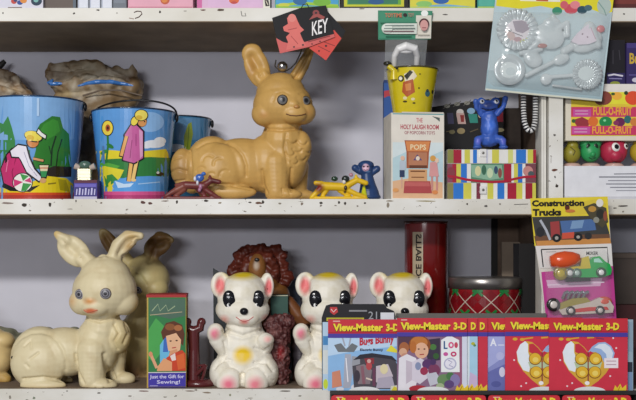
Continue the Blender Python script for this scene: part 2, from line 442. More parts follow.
curl = lambda cx, cy, r, a0, a1: [(cx + r * math.cos(math.radians(a)), cy + r * math.sin(math.radians(a))) for a in range(a0, a1 + 1, 20)]
CR = [(curl(218, 172, 30, 230, 370), 1.6, 1.5), (curl(211, 163, 6, 180, 320), 1.0, 1.1), (curl(222, 166, 6, 170, 300), 1.0, 1.1), (curl(204, 174, 5, 190, 310), .9, 1.0),
      (curl(228, 178, 6, 180, 300), .9, 1.0), (curl(214, 180, 5, 180, 300), .8, 1.0), ([(206, 186), (232, 186), (252, 190)], 1.8, 1.4), (curl(293, 141, 5, 20, 160), 1.3, 1.1), (curl(303, 142, 5, 20, 160), 1.3, 1.1), (curl(298, 149, 5, 20, 160), 1.3, 1.1), (curl(308, 150, 4, 20, 160), 1.2, 1.0), (curl(291, 153, 5, 20, 160), 1.3, 1.1), (curl(302, 157, 5, 20, 160), 1.2, 1.1), (curl(295, 162, 4, 20, 160), 1.1, 1.0), ([(287, 136), (285, 150), (288, 164)], 1.2, 1.4), ([(263, 130), (283, 132), (303, 129)], 2.6, 1.6), ([(263, 172), (264, 186), (268, 194)], 1.8, 1.4), ([(292, 170), (291, 186), (292, 192)], 1.8, 1.4),
      ([(283, 190), (284, 197)], 1, .8), ([(289, 190), (291, 197)], 1, .8), ([(191, 152), (193, 168), (192, 182)], 2.4, 1.6), ([(172, 172), (180, 170), (188, 172)], 1.5, 1.2), ([(174, 160), (182, 158)], 1.3, 1.1), ([(174, 182), (186, 181)], 1.3, 1.1),
      ([(252, 58), (257, 66), (261, 76)], 4.0, 5.0), ([(312, 50), (303, 66), (296, 78)], 3.5, 2.4), ([(274, 105), (277, 97), (284, 95), (290, 98)], .7, 1.2), ([(300, 97), (306, 95), (312, 99)], .7, 1.2), ([(284, 110), (287, 112)], .8, 1)]
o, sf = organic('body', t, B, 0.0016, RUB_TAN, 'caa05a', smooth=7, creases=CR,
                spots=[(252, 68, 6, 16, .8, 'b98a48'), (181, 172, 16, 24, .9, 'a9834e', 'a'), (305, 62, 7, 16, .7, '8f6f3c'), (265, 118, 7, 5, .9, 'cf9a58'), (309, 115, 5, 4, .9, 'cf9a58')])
IR = [(.36, mat('17161a', .3)), (.52, mat('3c3c40', .35)), (.8, mat('6e6c6a', .35)), (1.0, mat('3a2a18', .5))]
eye_part(t, sf, 283.5, 104, 5.4, IR); eye_part(t, sf, 306, 103.5, 5.0, IR)
surf_line(t, sf, [(287, 117.5), (291, 119), (297, 119.4), (302, 118.6), (306, 117)], .6, mat('6e4522', .6), 'mouth')
mb = MB(); c, n = sf(297, 110.5); mb.ball(c, (3 * t.k, 2 * t.k, 2 * t.k), mat('b98446', .4)); mb.build('nose', t)
# bell tied at the ear, and its hang tags
t2 = Thing('jingle_bell', 'small silver bell hung on thread between the ears of the tan rabbit', 'bell', 282.5, 0.052, by=72.5)
mb = MB(); mb.ball(t2.p(282.5, 66.5), 5.2 * t2.k, mat('b9b4b0', .25, 1.0)); mb.build('bell_shell', t2)
mb = MB(); mb.tube([t2.p(276, 60), t2.p(275, 66), t2.p(279, 71), t2.p(285, 71.5), t2.p(291, 68), t2.p(296, 63, -.002), t2.p(301, 55, -.02), t2.p(304, 47, -.05)], .7 * t2.k, mat('3c342c', .7)); mb.build('thread', t2)
TY = -0.004
t3 = Thing('hang_tag', 'black and coral printed hang tag with KEY in white letters above the tan rabbit', 'tag', 303, TY - .0022, by=53)
mb = MB(); q = [t3.p(*c) for c in ((272, 18), (300, 8), (326, 5.5), (335, 37), (309, 47), (280, 53.5))]
mb.prism(q, -0.0005, 0.0005, mat('18181b', .6, spec=.25))
mb.art([('p', 'd0605c', [(276, 38), (283, 42), (291, 44), (297, 41), (305, 42), (334, 34), (335, 37), (309, 47), (280, 53.5)]),
        ('p', 'dd7068', [(283, 27), (288, 24), (287, 18), (291, 15), (296, 17), (298, 22), (300, 26), (304, 30), (300, 33), (302, 38), (306, 46), (286, 50), (288, 42), (286, 37), (290, 33), (284, 31)]),
        ('e', 'e2857c', 292, 18, 4, 4), ('l', 'b04a48', .8, [(288, 30), (297, 28)]), ('l', 'b04a48', .8, [(291, 36), (298, 44)]), ('e', '3a2a2c', 294, 47, 1, .8), ('e', '3a2a2c', 303, 45, 1.2, .8),
        ('e', '8c3f40', 316, 13, 3.4, 3), ('p', 'a04c48', [(309, 20), (313, 15), (319, 14), (325, 17), (323, 20), (317, 17)]), ('e', '1d1d22', 316, 13, 1.2, 1),
        ('t', 'f2eeec', 'KEY', 312, 22, 328, 36, .01, -4), ('l', '7e2f30', .7, [(308, 42), (330, 36)]), ('e', '5e2426', 312, 44, .8, .7), ('e', '5e2426', 320, 41.5, .8, .7)],
       lambda u, v, off: t3.p(u, v, -0.0005 - off))
mb.build('printed_card', t3)
mb = MB(); mb.tube([t3.p(301, 9, -.001), t3.p(303, 5, -.0015), t3.p(307, 4, -.0015), t3.p(309, 8, -.001)], .5 * t3.k, mat('2a2522', .7)); mb.build('thread_loop', t3)
t3 = Thing('hang_tag', 'red and black hang tag half hidden behind the KEY tag', 'tag', 328, TY, by=60.5)
mb = MB(); mb.prism([t3.p(*c) for c in ((318, 10), (328, 12), (345.5, 31), (343, 36), (326, 60.5), (309, 48))], -0.0005, 0.0005, mat('18181b', .6, spec=.25))
mb.art([('p', 'd5493f', [(334, 30), (341.5, 38.5), (326, 60.5), (309, 48), (320, 40)]), ('l', '8a2b28', .8, [(318, 46), (330, 52)]), ('l', '8a2b28', .8, [(324, 42), (335, 46)]), ('e', '35191a', 319, 51, .9, .9), ('e', '35191a', 326, 46, 1.2, 1)],
       lambda u, v, off: t3.p(u, v, -0.0005 - off))
mb.build('printed_card', t3)

# ---- cream rabbit on the lower shelf
def cream_body(t, col, spots, vox=0.0016):
    B = [('e', (40, 358, 0), (29, 24, 32)), ('e', (64, 352, 0), (32, 22, 25)), ('e', (97, 346, 0), (22, 21, 30)), ('c', (102, 330, 0), 19, (103, 314, 0), 17), ('e', (118, 336, -2), (13, 14, 17)),
         ('e', (42, 362, -12), (28, 15, 26)), ('e', (42, 362, 12), (26, 14, 26)), ('e', (48, 383, -18), (23, 9, 7)), ('e', (46, 383, 18), (23, 9, 7)),
         ('c', (95, 350, -9), 17, (95, 378, -14), 13), ('e', (104, 383, -17), (17, 10, 7)), ('c', (113, 350, 13), 12, (113, 376, 14), 9), ('e', (122, 380, 10), (12, 9, 7)),
         ('e', (106, 290, -6), (32, 26, 27)), ('e', (106, 278, -3), (26, 23, 22)), ('e', (88, 301, -12), (16, 14, 14)), ('e', (124, 301, -8), (16, 15, 14)), ('e', (100, 305, -20), (15, 11, 10)), ('e', (97, 299, -25), (6, 6, 4.5)),
         ('e', (104, 258, -4), (5, 4, 4)), ('e', (101, 261, -10), (4, 4, 4)), ('e', (107, 260, -10), (4, 4, 4)),
         ('e', (74, 251, 0), (13.5, 5, 20), (0, -48, 0)), ('c', (90, 264, 0), 9, (82, 257, 0), 9), ('c', (66, 242, 0), 8, (57, 234, 0), 3.5),
         ('c', (113, 262, 0), 8, (119, 246, 0), 8), ('c', (119, 246, 0), 8, (128, 237, 0), 7), ('c', (128, 237, 0), 7, (141, 236, -4), 4), ('c', (122, 250, 0), 6, (132, 242, -2), 5)]
    CR = [(curl(42, 360, 29, 215, 385), 1.2, 1.6), ([(30, 344), (36, 338), (38, 346)], 1.2, 1.0), ([(37, 356), (45, 350)], 1.2, 1.0), ([(33, 361), (36, 364)], 1.2, 1.2), ([(30, 376), (50, 374), (68, 378)], 2.0, 1.4),
          ([(80, 352), (82, 368), (90, 380)], 1.6, 1.4), ([(108, 352), (110, 368), (114, 378)], 2.2, 1.6), ([(117, 324), (122, 332), (117, 340), (120, 348)], 1.5, 1.3), ([(126, 322), (130, 332), (126, 342)], 1.5, 1.3),
          ([(82, 316), (104, 320), (124, 316)], 2.6, 1.6), ([(63, 241), (74, 251), (83, 258)], 3.6, 5.0), ([(136, 239), (128, 243), (121, 254)], 3.6, 4.0), ([(101, 384), (102, 389)], 1, .8), ([(109, 384), (111, 389)], 1, .8)]
    return organic('body', t, B, vox, RUB_CREAM, col, smooth=7, creases=CR, spots=spots)
t = Thing('rubber_rabbit', 'cream moulded rubber rabbit with painted orange mouth in front on the lower shelf', 'toy rabbit', 75, 0.055, Z_LOW1)
o, sf = cream_body(t, 'ddcfa8', [(56, 234, 7, 6, .9, 'd6b878'), (132, 236, 12, 8, .9, 'd2b478'), (130, 246, 10, 10, .9, 'b89a68'), (77, 300, 7, 8, 1, 'd8b080'), (96, 299.5, 9, 4.5, .9, 'dc9858'), (97, 309, 8, 3.6, .6, 'd8744a'), (122, 340, 12, 22, .9, 'd6c490'), (60, 386, 60, 7, 1, 'cdb685')])
IR2 = [(.3, mat('2a282c', .35)), (.5, mat('8a878c', .35)), (.68, mat('4a484e', .35)), (.88, mat('96949a', .35)), (1.0, mat('6a5a48', .5))]
eye_part(t, sf, 85.5, 293, 5.4, IR2); eye_part(t, sf, 112, 292, 5.6, IR2)
surf_line(t, sf, [(90, 308), (94, 310.5), (98, 309.5), (104, 308)], .6, mat('cc6a48', .5), 'mouth')
mb = MB(); c, n = sf(17.5, 355.5)
t_mark = MB(); t_mark.ball(c, (1.1 * t.k, .6 * t.k, 1.6 * t.k), mat('141210', .6)); t_mark.build('squeak_hole', t)
# ---- second rabbit behind, facing right
t = Thing('rubber_rabbit', 'brownish rubber rabbit with grimy brown ears behind the cream rabbit on the lower shelf', 'toy rabbit', 140, 0.165, Z_LOW1)
B = [('e', (112, 356, 0), (28, 20, 30)), ('e', (137, 345, 0), (22, 20, 32)), ('c', (140, 322, 0), 15, (146, 306, 0), 14), ('c', (134, 350, -9), 13, (136, 374, -9), 9), ('e', (144, 377, -9), (14, 9, 6)), ('c', (145, 350, 9), 12, (147, 374, 9), 9), ('e', (154, 377, 9), (14, 9, 6)),
     ('e', (148, 280, 0), (22, 21, 22)), ('e', (146, 272, 0), (18, 18, 18)), ('e', (157, 288, -8), (13, 12, 11)), ('e', (132, 290, -6), (12, 12, 12)),
     ('e', (111, 245, 2), (8, 5, 20), (0, -34, 0)), ('c', (128, 264, 2), 8, (118, 252, 2), 8), ('c', (150, 264, 0), 7, (153, 248, 0), 9), ('e', (158, 245, 0), (16, 5, 11), (0, -35, 0)), ('c', (160, 238, 0), 7, (171, 240, -3), 4)]
o, sf = organic('body', t, B, 0.0019, RUB_CREAM, 'c3b27c', smooth=7, creases=[([(104, 234), (112, 246), (120, 256)], 4, 3), ([(168, 240), (158, 246), (152, 260)], 4, 3.5), ([(134, 268), (143, 274), (150, 284)], 1.5, 1.5)],
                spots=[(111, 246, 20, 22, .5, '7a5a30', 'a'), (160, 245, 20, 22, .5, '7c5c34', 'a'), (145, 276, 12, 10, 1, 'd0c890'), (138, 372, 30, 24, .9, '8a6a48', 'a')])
eye_part(t, sf, 141.5, 289, 4.2, IR2)
# ---- rubber animal whose rump shows at the left edge
t = Thing('rubber_animal', 'cream rubber animal cut off by the left edge on the lower shelf', 'toy animal', -12, 0.10, Z_LOW1)
B = [('e', (-12, 352, 0), (26, 20, 26)), ('e', (-30, 345, 0), (24, 18, 30)), ('e', (4, 340, -4), (12, 12, 9)), ('e', (0, 360, -6), (14, 14, 14)), ('c', (-4, 374, -8), 8, (8, 378, -8), 6), ('e', (-52, 318, 0), (20, 18, 20)), ('c', (-44, 360, -6), 11, (-44, 378, -8), 8)]
organic('body', t, B, 0.002, RUB_CREAM, 'd8bd84', smooth=6, spots=[(2, 378, 30, 9, .6, 'c09a50')])
t = Thing('cloth_bundle', 'grey green crumpled cloth lying behind the cream rabbit at the left', 'cloth', 35, 0.19, Z_LOW1)
B = [('e', (-2, 350, 0), (26, 18, 23)), ('e', (30, 356, 0), (30, 18, 24)), ('e', (50, 350, 0), (10, 14, 24)), ('e', (75, 354, 0), (14, 14, 26)), ('e', (12, 362, 0), (50, 20, 20))]
organic('folded_cloth', t, B, 0.0026, attr_mat('cloth', .9, dirt='4a4a3c', dirt_amt=.8, bump=.5), '8b8b74', smooth=4, rough_noise=(4, 12))

# ---- white bears
def make_bear(label, px, y):
    t = Thing('rubber_bear', label, 'toy bear', px, y, Z_LOW1, group='white rubber bears on the lower shelf')
    B = [('e', (243, 296, -2), (26, 23, 23)), ('e', (243, 309, -6), (27, 22, 17)), ('e', (244, 290, 0), (22, 20, 18)), ('e', (246, 316, -17), (15, 10, 9)),
         ('c', (222, 291, 0), 7, (222, 285, 0), 7), ('e', (221, 285, -1), (10.5, 5, 13.5), (0, 0, 12)), ('e', (267, 286, 1), (8, 5, 13.5), (0, 0, -35)), ('c', (262, 290, 0), 6, (266, 286, 0), 6),
         ('e', (245, 346, 0), (25, 20, 24)), ('e', (245, 362, 0), (29, 22, 23)), ('c', (244, 326, 0), 18, (244, 334, 0), 20),
         ('c', (228, 350, -6), 10, (219, 338, -12), 9), ('e', (217, 332, -14), (8.5, 9, 10)), ('c', (264, 344, -6), 10, (266, 339, -16), 8), ('e', (268, 338, -18), (7, 8, 6)),
         ('e', (224, 372, -6), (14, 20, 17)), ('e', (266, 372, -6), (13, 20, 17)), ('e', (231, 379, -22), (13, 9, 14)), ('e', (257, 379, -22), (13, 9, 14)), ('e', (245, 380, -4), (30, 20, 12))]
    CR = [([(221, 278), (221, 288), (222, 294)], 4.0, 4.0), ([(269, 279), (269, 292)], 3.0, 2.6), ([(226, 329), (244, 334), (262, 329)], 2.5, 2), ([(244, 372), (244, 390)], 2.5, 2), ([(216, 366), (222, 358), (232, 358)], 1.8, 1.5), ([(256, 360), (268, 360), (274, 368)], 1.8, 1.5), ([(226, 340), (228, 352), (222, 360)], 1.6, 1.5), ([(256, 346), (264, 350), (271, 345)], 1.6, 1.5),
          ([(270, 374), (274, 378)], .8, .9), ([(266, 370), (268, 373)], .8, .9)]
    sp = [(243, 274, 24, 7, .7, 'e0c22c', 'a'), (220.5, 286, 6.5, 11, .5, 'e87f80'), (269, 287, 4.5, 11, .5, 'e87f80'), (244.5, 353, 12, 11, .55, 'ecc400'), (231, 380, 10, 10, .8, 'e8748a'), (257, 380, 10, 10, .8, 'e8748a'),
          (217, 332, 6.5, 7.5, .7, 'e2718a'), (269, 337, 5.5, 4.5, .8, 'eeb0a8'), (226, 318, 7, 6, 1, 'f0a89a'), (266, 317, 5, 5, 1, 'f0b4a6'), (246, 320, 6, 3.6, .7, 'ea8d86')]
    o, sf = organic('body', t, B, 0.0013, RUB_WHITE, 'efe9da', smooth=6, creases=CR, spots=sp)
    blk = mat('121216', .15); wht = mat('f4f2ee', .2)
    for cx, tilt in ((231.5, -10), (258.8, 10)):
        c, n = sf(cx, 298.5); mb = MB()
        c = c + Vector((0, -.6 * t.k, 0)); mb.ball(c, (6.6 * t.k, 2.6 * t.k, 9.4 * t.k), blk, rot=(0, tilt, 0))
        e = mb.build('eye', t)
        mb = MB(); mb.ball(c + Vector((-.4 * t.k, -2.0 * t.k, -5.2 * t.k)), (2.0 * t.k, .9 * t.k, 2.2 * t.k), wht); mb.build('eye_white', e)
        mb = MB(); mb.ball(c + Vector((.4 * t.k, -2.6 * t.k, -4.6 * t.k)), (1.3 * t.k, .7 * t.k, 1.8 * t.k), blk); mb.build('pupil', e)
        mb = MB(); mb.tube([c + Vector((q * t.k, -2.1 * t.k, h * t.k)) for q, h in ((-3, 2.2), (0, 3.4), (3, 2.2))], .35 * t.k, mat('63666e', .3), n=5); mb.build('eyelid', e)
    c, n = sf(246, 309.5); mb = MB(); mb.ball(c, (4.2 * t.k, 3 * t.k, 3.6 * t.k), blk); mb.build('nose', t)
    surf_line(t, sf, [(238, 315), (242, 318), (246, 319.5), (251, 318), (255, 315)], .45, mat('c2605c', .5), 'mouth')
    return t
BY = 0.056
bear = make_bear('white rubber bear with yellow belly spot fully visible beside the green sewing box', 245, BY)
copy_thing(bear.o, 329.5, BY, Z_LOW1, 'white rubber bear whose right side is hidden by the leftmost stereo picture packet', rz=0)
copy_thing(bear.o, 403.5, BY, Z_LOW1, 'white rubber bear showing only its head above the packets before the red tin', rz=-4)

# ================================================================= PAILS
def pail(t, cx, py_rim, py_base, r_rim, r_base, cyd, base_col, shapes, step, rim_col, inside='c9d2d8', pm=None, parts=True, shape_pm=tin):
    """round tin pail: wall with printed picture, rolled rim; cyd = depth of its axis from the root"""
    K = t.k; c = t.p(cx, py_base, 0); c.z = 0.0; R0, R1 = r_base * K, r_rim * K
    # the nearest point of the rim is what reaches up to py_rim
    H = (HZ - py_rim) * k(t.y - R1) - t.zb
    wx, wy = sx(t.px, t.y) + c.x, t.y
    mb = MB()
    mb.lathe([(0, .0006), (R0, .0006), (R0 + .0006, .002), (R1, H)], c, tin(base_col), n=64)
    mb.lathe([(R1 - .0012, H), (R0 - .0006, .003), (0, .003)], c, tin(inside), n=48)
    def fn(u, v, off):
        y = wy - R1
        for _ in range(8):
            z = min(max((HZ - v) * k(y) - t.zb, .0008), H - .0008); r = R0 + (R1 - R0) * z / H + .0003 + off
            dx = max(-.995 * r, min(.995 * r, (u - 318) * k(y) - wx)); y = wy - math.sqrt(r * r - dx * dx)
        return c + Vector((dx, y - wy, z))
    mb.art(shapes, fn, step=step, pm=shape_pm, off=2.5e-5)
    mb.build('pail_wall', t)
    mb = MB(); mb.tube([c + Vector((R1 * math.cos(a), R1 * math.sin(a), H)) for a in [2 * math.pi * i / 48 for i in range(48)]], .0014, tin(rim_col), n=8, closed=True); mb.build('rim', t)
    return c, H, R0, R1

def ear_lug(t, c, H, R1, side, dy=-.0):
    mb = MB(); q = c + Vector((side * (R1 + .0022), dy, H - .008))
    mb.ball(q, (.003, .005, .007), mat('2b2c30', .35, .6)); mb.build('handle_lug', t)

BLK = '151514'
sh = [('r', '86b4e2', -10, 97, 84, 140), ('p', '3f8a4a', [(-10, 118), (3, 124), (8, 116), (12, 128), (15, 140), (16, 172), (-10, 172)]), ('r', '2f7f3e', -10, 150, 30, 182),
      ('p', '2f7d2a', [(34, 135), (40, 124), (52, 116), (60, 117), (63, 128), (69, 134), (70, 149), (72, 169), (31, 169), (36, 149)]),
      ('p', '3d9431', [(38, 134), (44, 124), (53, 119), (58, 121), (60, 131), (54, 136), (46, 140)]),
      ('l', '16341a', 1.6, [(56, 136), (52, 149), (51, 166)]), ('l', '16341a', 1.2, [(62, 139), (58, 152), (56, 168)]), ('l', '16341a', .8, [(49, 146), (52, 158)]),
      ('p', '2a2016', [(46, 169), (54, 166), (72, 167), (72, 177), (48, 177)]),
      ('p', 'ecd21c', [(-10, 186), (13, 190), (34, 181), (47, 176), (66, 178), (74, 184), (74, 195), (-10, 195)]),
      ('p', 'b7a51a', [(58, 179), (66, 180), (70, 192), (60, 190)]), ('l', '8d7a14', 1.4, [(48, 184), (56, 183)]),
      ('r', 'd8501e', -12, 192.5, 76, 195), ('r', 'b3382a', -12, 195, 76, 199),
      ('p', BLK, [(4, 180), (16, 190), (40, 185), (30, 192), (10, 191), (2, 187)]),
      ('p', BLK, [(12, 147.5), (25.5, 156.5), (32.5, 176), (32, 190), (18, 191.5), (3, 184), (0, 169), (6, 154)]),
      ('p', 'c9306e', [(13, 149), (25, 158), (31, 176), (31, 188), (18, 189.5), (4, 183), (1, 169), (7, 155)]),
      ('l', '8e1848', .8, [(16, 158), (12, 172), (14, 184)]), ('l', 'ec86ac', .8, [(8, 160), (6, 172)]),
      ('p', BLK, [(9, 151), (18, 143.5), (27, 145), (31, 158), (35.5, 168), (44, 178), (39, 183), (26, 173), (19, 158.5), (11, 158)]),
      ('p', 'efeaf2', [(10.5, 151), (18, 145), (26, 146.5), (29, 158), (34, 169), (42, 178), (39, 181), (27, 172), (21, 160), (19, 157), (12, 156.5)]), ('l', 'a8a4ba', .7, [(24, 152), (29, 166), (37, 176)]),
      ('e', BLK, 32.5, 142, 6.5, 6.2), ('e', 'd98b48', 33, 142, 5.6, 5.4), ('e', BLK, 33.5, 136.5, 9.6, 5.6, 15), ('e', 'f2dd55', 33.2, 136, 8.8, 4.8, 15), ('e', 'e0b92c', 30, 138, 4, 3),
      ('p', BLK, [(36, 133), (38, 127.5), (42, 132), (47, 135), (46, 140), (41, 137)]), ('p', 'f6f4ec', [(37, 132.5), (38.4, 129), (41.5, 132.5), (46, 135.6), (45.3, 138.5), (41, 136)]),
      ('l', BLK, 3.2, [(33, 158.5), (44, 161)]), ('l', 'dca06a', 2.2, [(33, 158.5), (43.5, 160.7)]),
      ('p', BLK, [(38.5, 164.5), (49.5, 164.5), (46.5, 178.5), (41, 178.5)]), ('p', 'f0e2b8', [(39.5, 165.3), (48.5, 165.3), (47.3, 171), (40.4, 171)]), ('p', '3b9a58', [(40.4, 171), (47.3, 171), (45.8, 177), (41.5, 177)]), ('l', 'd25f3c', 1, [(40, 168), (48, 168)]),
      ('e', 'dba870', 43, 180.5, 3.2, 2.6), ('e', BLK, 22.5, 182.5, 10.2, 9.8), ('e', 'f3efe6', 22.5, 182.5, 9.4, 9),
      ('p', '3f9a48', [(23, 181), (20, 173.6), (29, 176)]), ('p', 'd23a76', [(23, 182), (13.6, 179), (14, 187)]), ('p', '3f9a48', [(23, 183), (31.5, 184), (26, 191), (21, 191.2)]), ('p', 'd23a76', [(24, 181), (30, 177.5), (31.8, 183)]),
      ('l', 'b8d6f4', 2.5, [(38, 98), (38, 116)])]  # last streak is not print: the pail's upright highlight, put in as pale colour
t = Thing('tin_pail', 'blue tin sand pail picturing a girl kneeling with a striped ball at the left', 'pail', 37, 0.083, Z_MID1)
c, H, R0, R1 = pail(t, 37, 95.5, 200, 47, 37, 0, '6fa6de', sh, 4.0, '1f3d5e')
ear_lug(t, c, H, R1, 1); ear_lug(t, c, H, R1, -1)
sh = [('r', '5f9bd8', 80, 108, 184, 150), ('e', '8fbcea', 150, 122, 14, 10), ('e', 'eef2f6', 154, 144, 11, 4), ('e', 'eef2f6', 160, 141, 6, 4), ('e', 'eef2f6', 146, 146, 6, 2.5),
      ('p', 'e6d32e', [(85, 152), (110, 150), (134, 152), (166, 149), (172, 160), (85, 162)]), ('p', '2f7e3a', [(85, 162), (110, 159), (150, 157), (172, 158), (172, 178), (85, 178)]),
      ('p', '57a83f', [(88, 166), (105, 162), (120, 166), (112, 172), (90, 172)]), ('p', 'e2d636', [(90, 170), (104, 166), (124, 170), (120, 178), (112, 186), (116, 193), (90, 194)]), ('p', '3d8d3e', [(104, 176), (112, 174), (118, 180), (106, 188)]),
      ('p', '5a9fe0', [(114, 181), (128, 177), (150, 176), (172, 177), (172, 192), (112, 192)]), ('p', 'c8e0f4', [(115, 181), (124, 184), (134, 183), (130, 187), (118, 188)]), ('l', 'a8cef0', 1, [(138, 184), (160, 182)]),
      ('r', 'd4568e', 90, 191.5, 172, 195), ('r', 'b23d72', 90, 195, 172, 200), ('e', BLK, 160, 174, 4, 2), ('e', 'f0f0ea', 158, 172.6, 1.5, 1.2),
      ('l', '2d7a34', 2, [(107.5, 134), (108, 146), (106, 163)]), ('e', '2d7a34', 110, 146, 4, 2, 30), ('e', '3a8a3a', 104, 152, 4, 1.8, -30), ('l', '5a7fb0', 2, [(103, 146), (104, 164)]),
      ('e', BLK, 107.5, 128, 6, 8), ('e', 'f0d548', 107.5, 128, 5.2, 7.2), ('e', 'b5532a', 107.8, 128, 2.4, 3.6), ('e', '3d2415', 107.8, 128, 1.1, 1.8),
      ('l', BLK, 5.2, [(131.5, 160), (128.8, 181)]), ('l', BLK, 5.2, [(137, 160), (132.8, 180)]), ('l', 'e8b45c', 3.6, [(131.5, 160), (128.8, 181.5)]), ('l', 'f0c878', 3.4, [(136.8, 160), (132.8, 180)]), ('e', 'eecb8c', 133.5, 180, 2.6, 1.6),
      ('p', BLK, [(130.5, 123.5), (137.5, 124), (144.5, 131), (144.2, 159), (134.5, 164.5), (121.5, 161), (124.6, 143), (123, 135)]),
      ('p', 'c9629e', [(131, 125), (136.5, 125.2), (143, 131.5), (143, 158), (134, 163), (123, 160), (126, 142), (124.5, 135.5)]), ('p', 'e2a4c8', [(139, 129), (142.6, 132), (142.8, 156), (140, 158.5)]), ('l', '9a3a74', .8, [(132, 140), (130, 158)]), ('l', '9a3a74', .7, [(136, 134), (136, 146)]),
      ('l', BLK, 4.6, [(126.5, 136), (123.4, 147), (121, 157)]), ('l', 'e6a860', 3.2, [(126.6, 136), (123.6, 147), (121.2, 156)]),
      ('e', BLK, 141.5, 121, 5.4, 6), ('e', 'dd9a58', 142.2, 122, 4.4, 4.6), ('e', BLK, 134.6, 121, 4, 5.4, 25), ('e', 'f0d84e', 134.6, 121, 3.2, 4.6, 25), ('e', BLK, 141.2, 115.2, 7, 6), ('e', 'f2de62', 141.2, 115.2, 6.2, 5.2), ('e', 'dab43c', 139, 117.5, 3.4, 2.2), ('e', BLK, 144.6, 121.6, .7, .7)]
t = Thing('tin_pail', 'blue tin sand pail picturing a girl in a pink dress wading beside a sunflower', 'pail', 134, 0.073, Z_MID1)
c, H, R0, R1 = pail(t, 134, 107.5, 200, 41.5, 32.5, 0, '4f95d8', sh, 4.0, '1f3550')
ear_lug(t, c, H, R1, 1); ear_lug(t, c, H, R1, -1)
mb = MB(); pts = []
for i in range(25):
    a = math.pi * i / 24
    pts.append(c + Vector((-R1 * 1.03 * math.cos(a), .035 * math.sin(a), H - .008 + .034 * math.sin(a) ** .8 if 0 < i < 24 else H - .008)))
mb.tube(pts, .0016, mat('1d1d20', .35, .4), n=8); mb.build('wire_handle', t)
sh = [('p', '5d8fb8', [(144, 118), (212, 118), (212, 140), (144, 140)]), ('e', 'd8e2ea', 176, 148, 10, 4), ('e', 'd8e2ea', 168, 150, 6, 3), ('p', '3c6f3e', [(144, 160), (212, 158), (212, 176), (144, 176)]),
      ('p', '8fa032', [(184, 150), (184, 136), (188, 124), (191.5, 122), (193, 134), (190, 150)]), ('l', '5d7a28', .8, [(189, 126), (187.5, 148)]), ('l', '9ab03a', 2.4, [(172, 124), (169, 150)]), ('p', '3a76a8', [(144, 176), (212, 176), (212, 190), (144, 190)])]
t = Thing('tin_pail', 'blue tin pail with a yellow green leaf standing behind the rabbit tail', 'pail', 180, 0.185, Z_MID1)
c, H, R0, R1 = pail(t, 180, 115.5, 195, 31, 25, 0, '3f7ea8', sh, 4.0, '1c2f42')
ear_lug(t, c, H, R1, 1)

# ---- bagged goods behind the pails
BAGM = clear_film('brown_bag_film', .88, '8a7458', bump=1.0, scale=40, rough=.35)
BAGD = attr_mat('brown_wrapping', .55, dirt='c2b8a4', dirt_amt=.95, bump=.8, scale=26)
t = Thing('wrapped_bundle', 'crumpled brown plastic bundle with blue pail rims showing behind the girl pails', 'bundle', 92, 0.207, Z_MID1)
B = [('e', (92, 84, 0), (44, 20, 17)), ('e', (84, 76, 0), (34, 18, 16)), ('e', (112, 82, 0), (26, 18, 16)), ('e', (60, 78, -4), (14, 12, 14)), ('e', (130, 88, -4), (14, 12, 12)), ('c', (134, 76, -4), 5, (134, 66, -6), 2.5), ('c', (50, 74, -4), 5, (52, 66, -4), 3),
     ('e', (98, 99, 0), (45, 18, 12)), ('e', (84, 130, 0), (28, 20, 46)), ('e', (84, 170, 0), (26, 20, 34)), ('e', (100, 110, 0), (34, 22, 20))]
cr = [([(50, 70), (70, 74), (86, 70)], 3, 1.5), ([(60, 84), (90, 74), (120, 78)], 3, 1.5), ([(88, 84), (110, 74), (132, 82)], 3, 1.5), ([(70, 66), (84, 80)], 2.5, 1.4), ([(112, 66), (100, 82)], 2.5, 1.4), ([(46, 80), (66, 90)], 2, 1.4)]
o, sf = organic('wrapping', t, B, 0.0022, BAGD, '7d6648', smooth=3, rough_noise=(3.4, 9), creases=cr,
                spots=[(60, 76, 12, 14, .8, '5a3d26'), (92, 70, 22, 8, .9, '9c9078'), (130, 80, 12, 9, .8, '5f4730'), (75, 96, 20, 4, .8, 'b09a70'), (84, 140, 20, 45, .8, '5a544c'), (118, 74, 18, 5, .9, '6a5338'), (96, 80, 16, 4, .9, 'b4ab98')])
for pts in ([(45, 84), (54, 85.5), (66, 86)], [(82, 89), (90, 86.5), (100, 85), (114, 84.5), (126, 86), (136, 88)]):
    mb = MB(); q = []
    for a, b in zip(pts, pts[1:]):
        for i in range(4): q.append((a[0] + (b[0] - a[0]) * i / 4, a[1] + (b[1] - a[1]) * i / 4))
    q.append(pts[-1]); mb.tube([sf(*w)[0] + Vector((0, .001, 0)) for w in q], [max(.0015, .0042 * math.sin(math.pi * (i + .6) / (len(q) + .2)) ** .5) for i in range(len(q))], plastic('3f78c0'), n=8)
    mb.build('blue_rim', t)
mb = MB(); mb.tube([t.p(88, 99, -.04), t.p(106, 94, -.045), t.p(126, 94, -.045), t.p(146, 99, -.04)], .0016, mat('6a5a4a', .5)); mb.build('twist_tie', t)
t = Thing('wrapped_bundle', 'crumpled brown paper bundle behind the left pail at the picture edge', 'bundle', 10, 0.20, Z_MID1)
B = [('e', (6, 92, 0), (22, 18, 14)), ('e', (14, 84, -3), (10, 10, 8)), ('e', (2, 80, 0), (10, 10, 9)), ('e', (24, 96, -3), (9, 10, 8)), ('e', (8, 140, 0), (20, 18, 70)), ('c', (16, 80, -4), 4, (22, 90, -6), 3)]
organic('wrapping', t, B, 0.0022, BAGD, '7a5e40', smooth=2, rough_noise=(3.4, 8), spots=[(14, 82, 10, 6, .8, '4a3a2c'), (16, 92, 12, 4, .8, 'a88a60')], creases=[([(0, 84), (14, 88), (28, 94)], 2.5, 1.5), ([(8, 78), (20, 86)], 2, 1.3)])
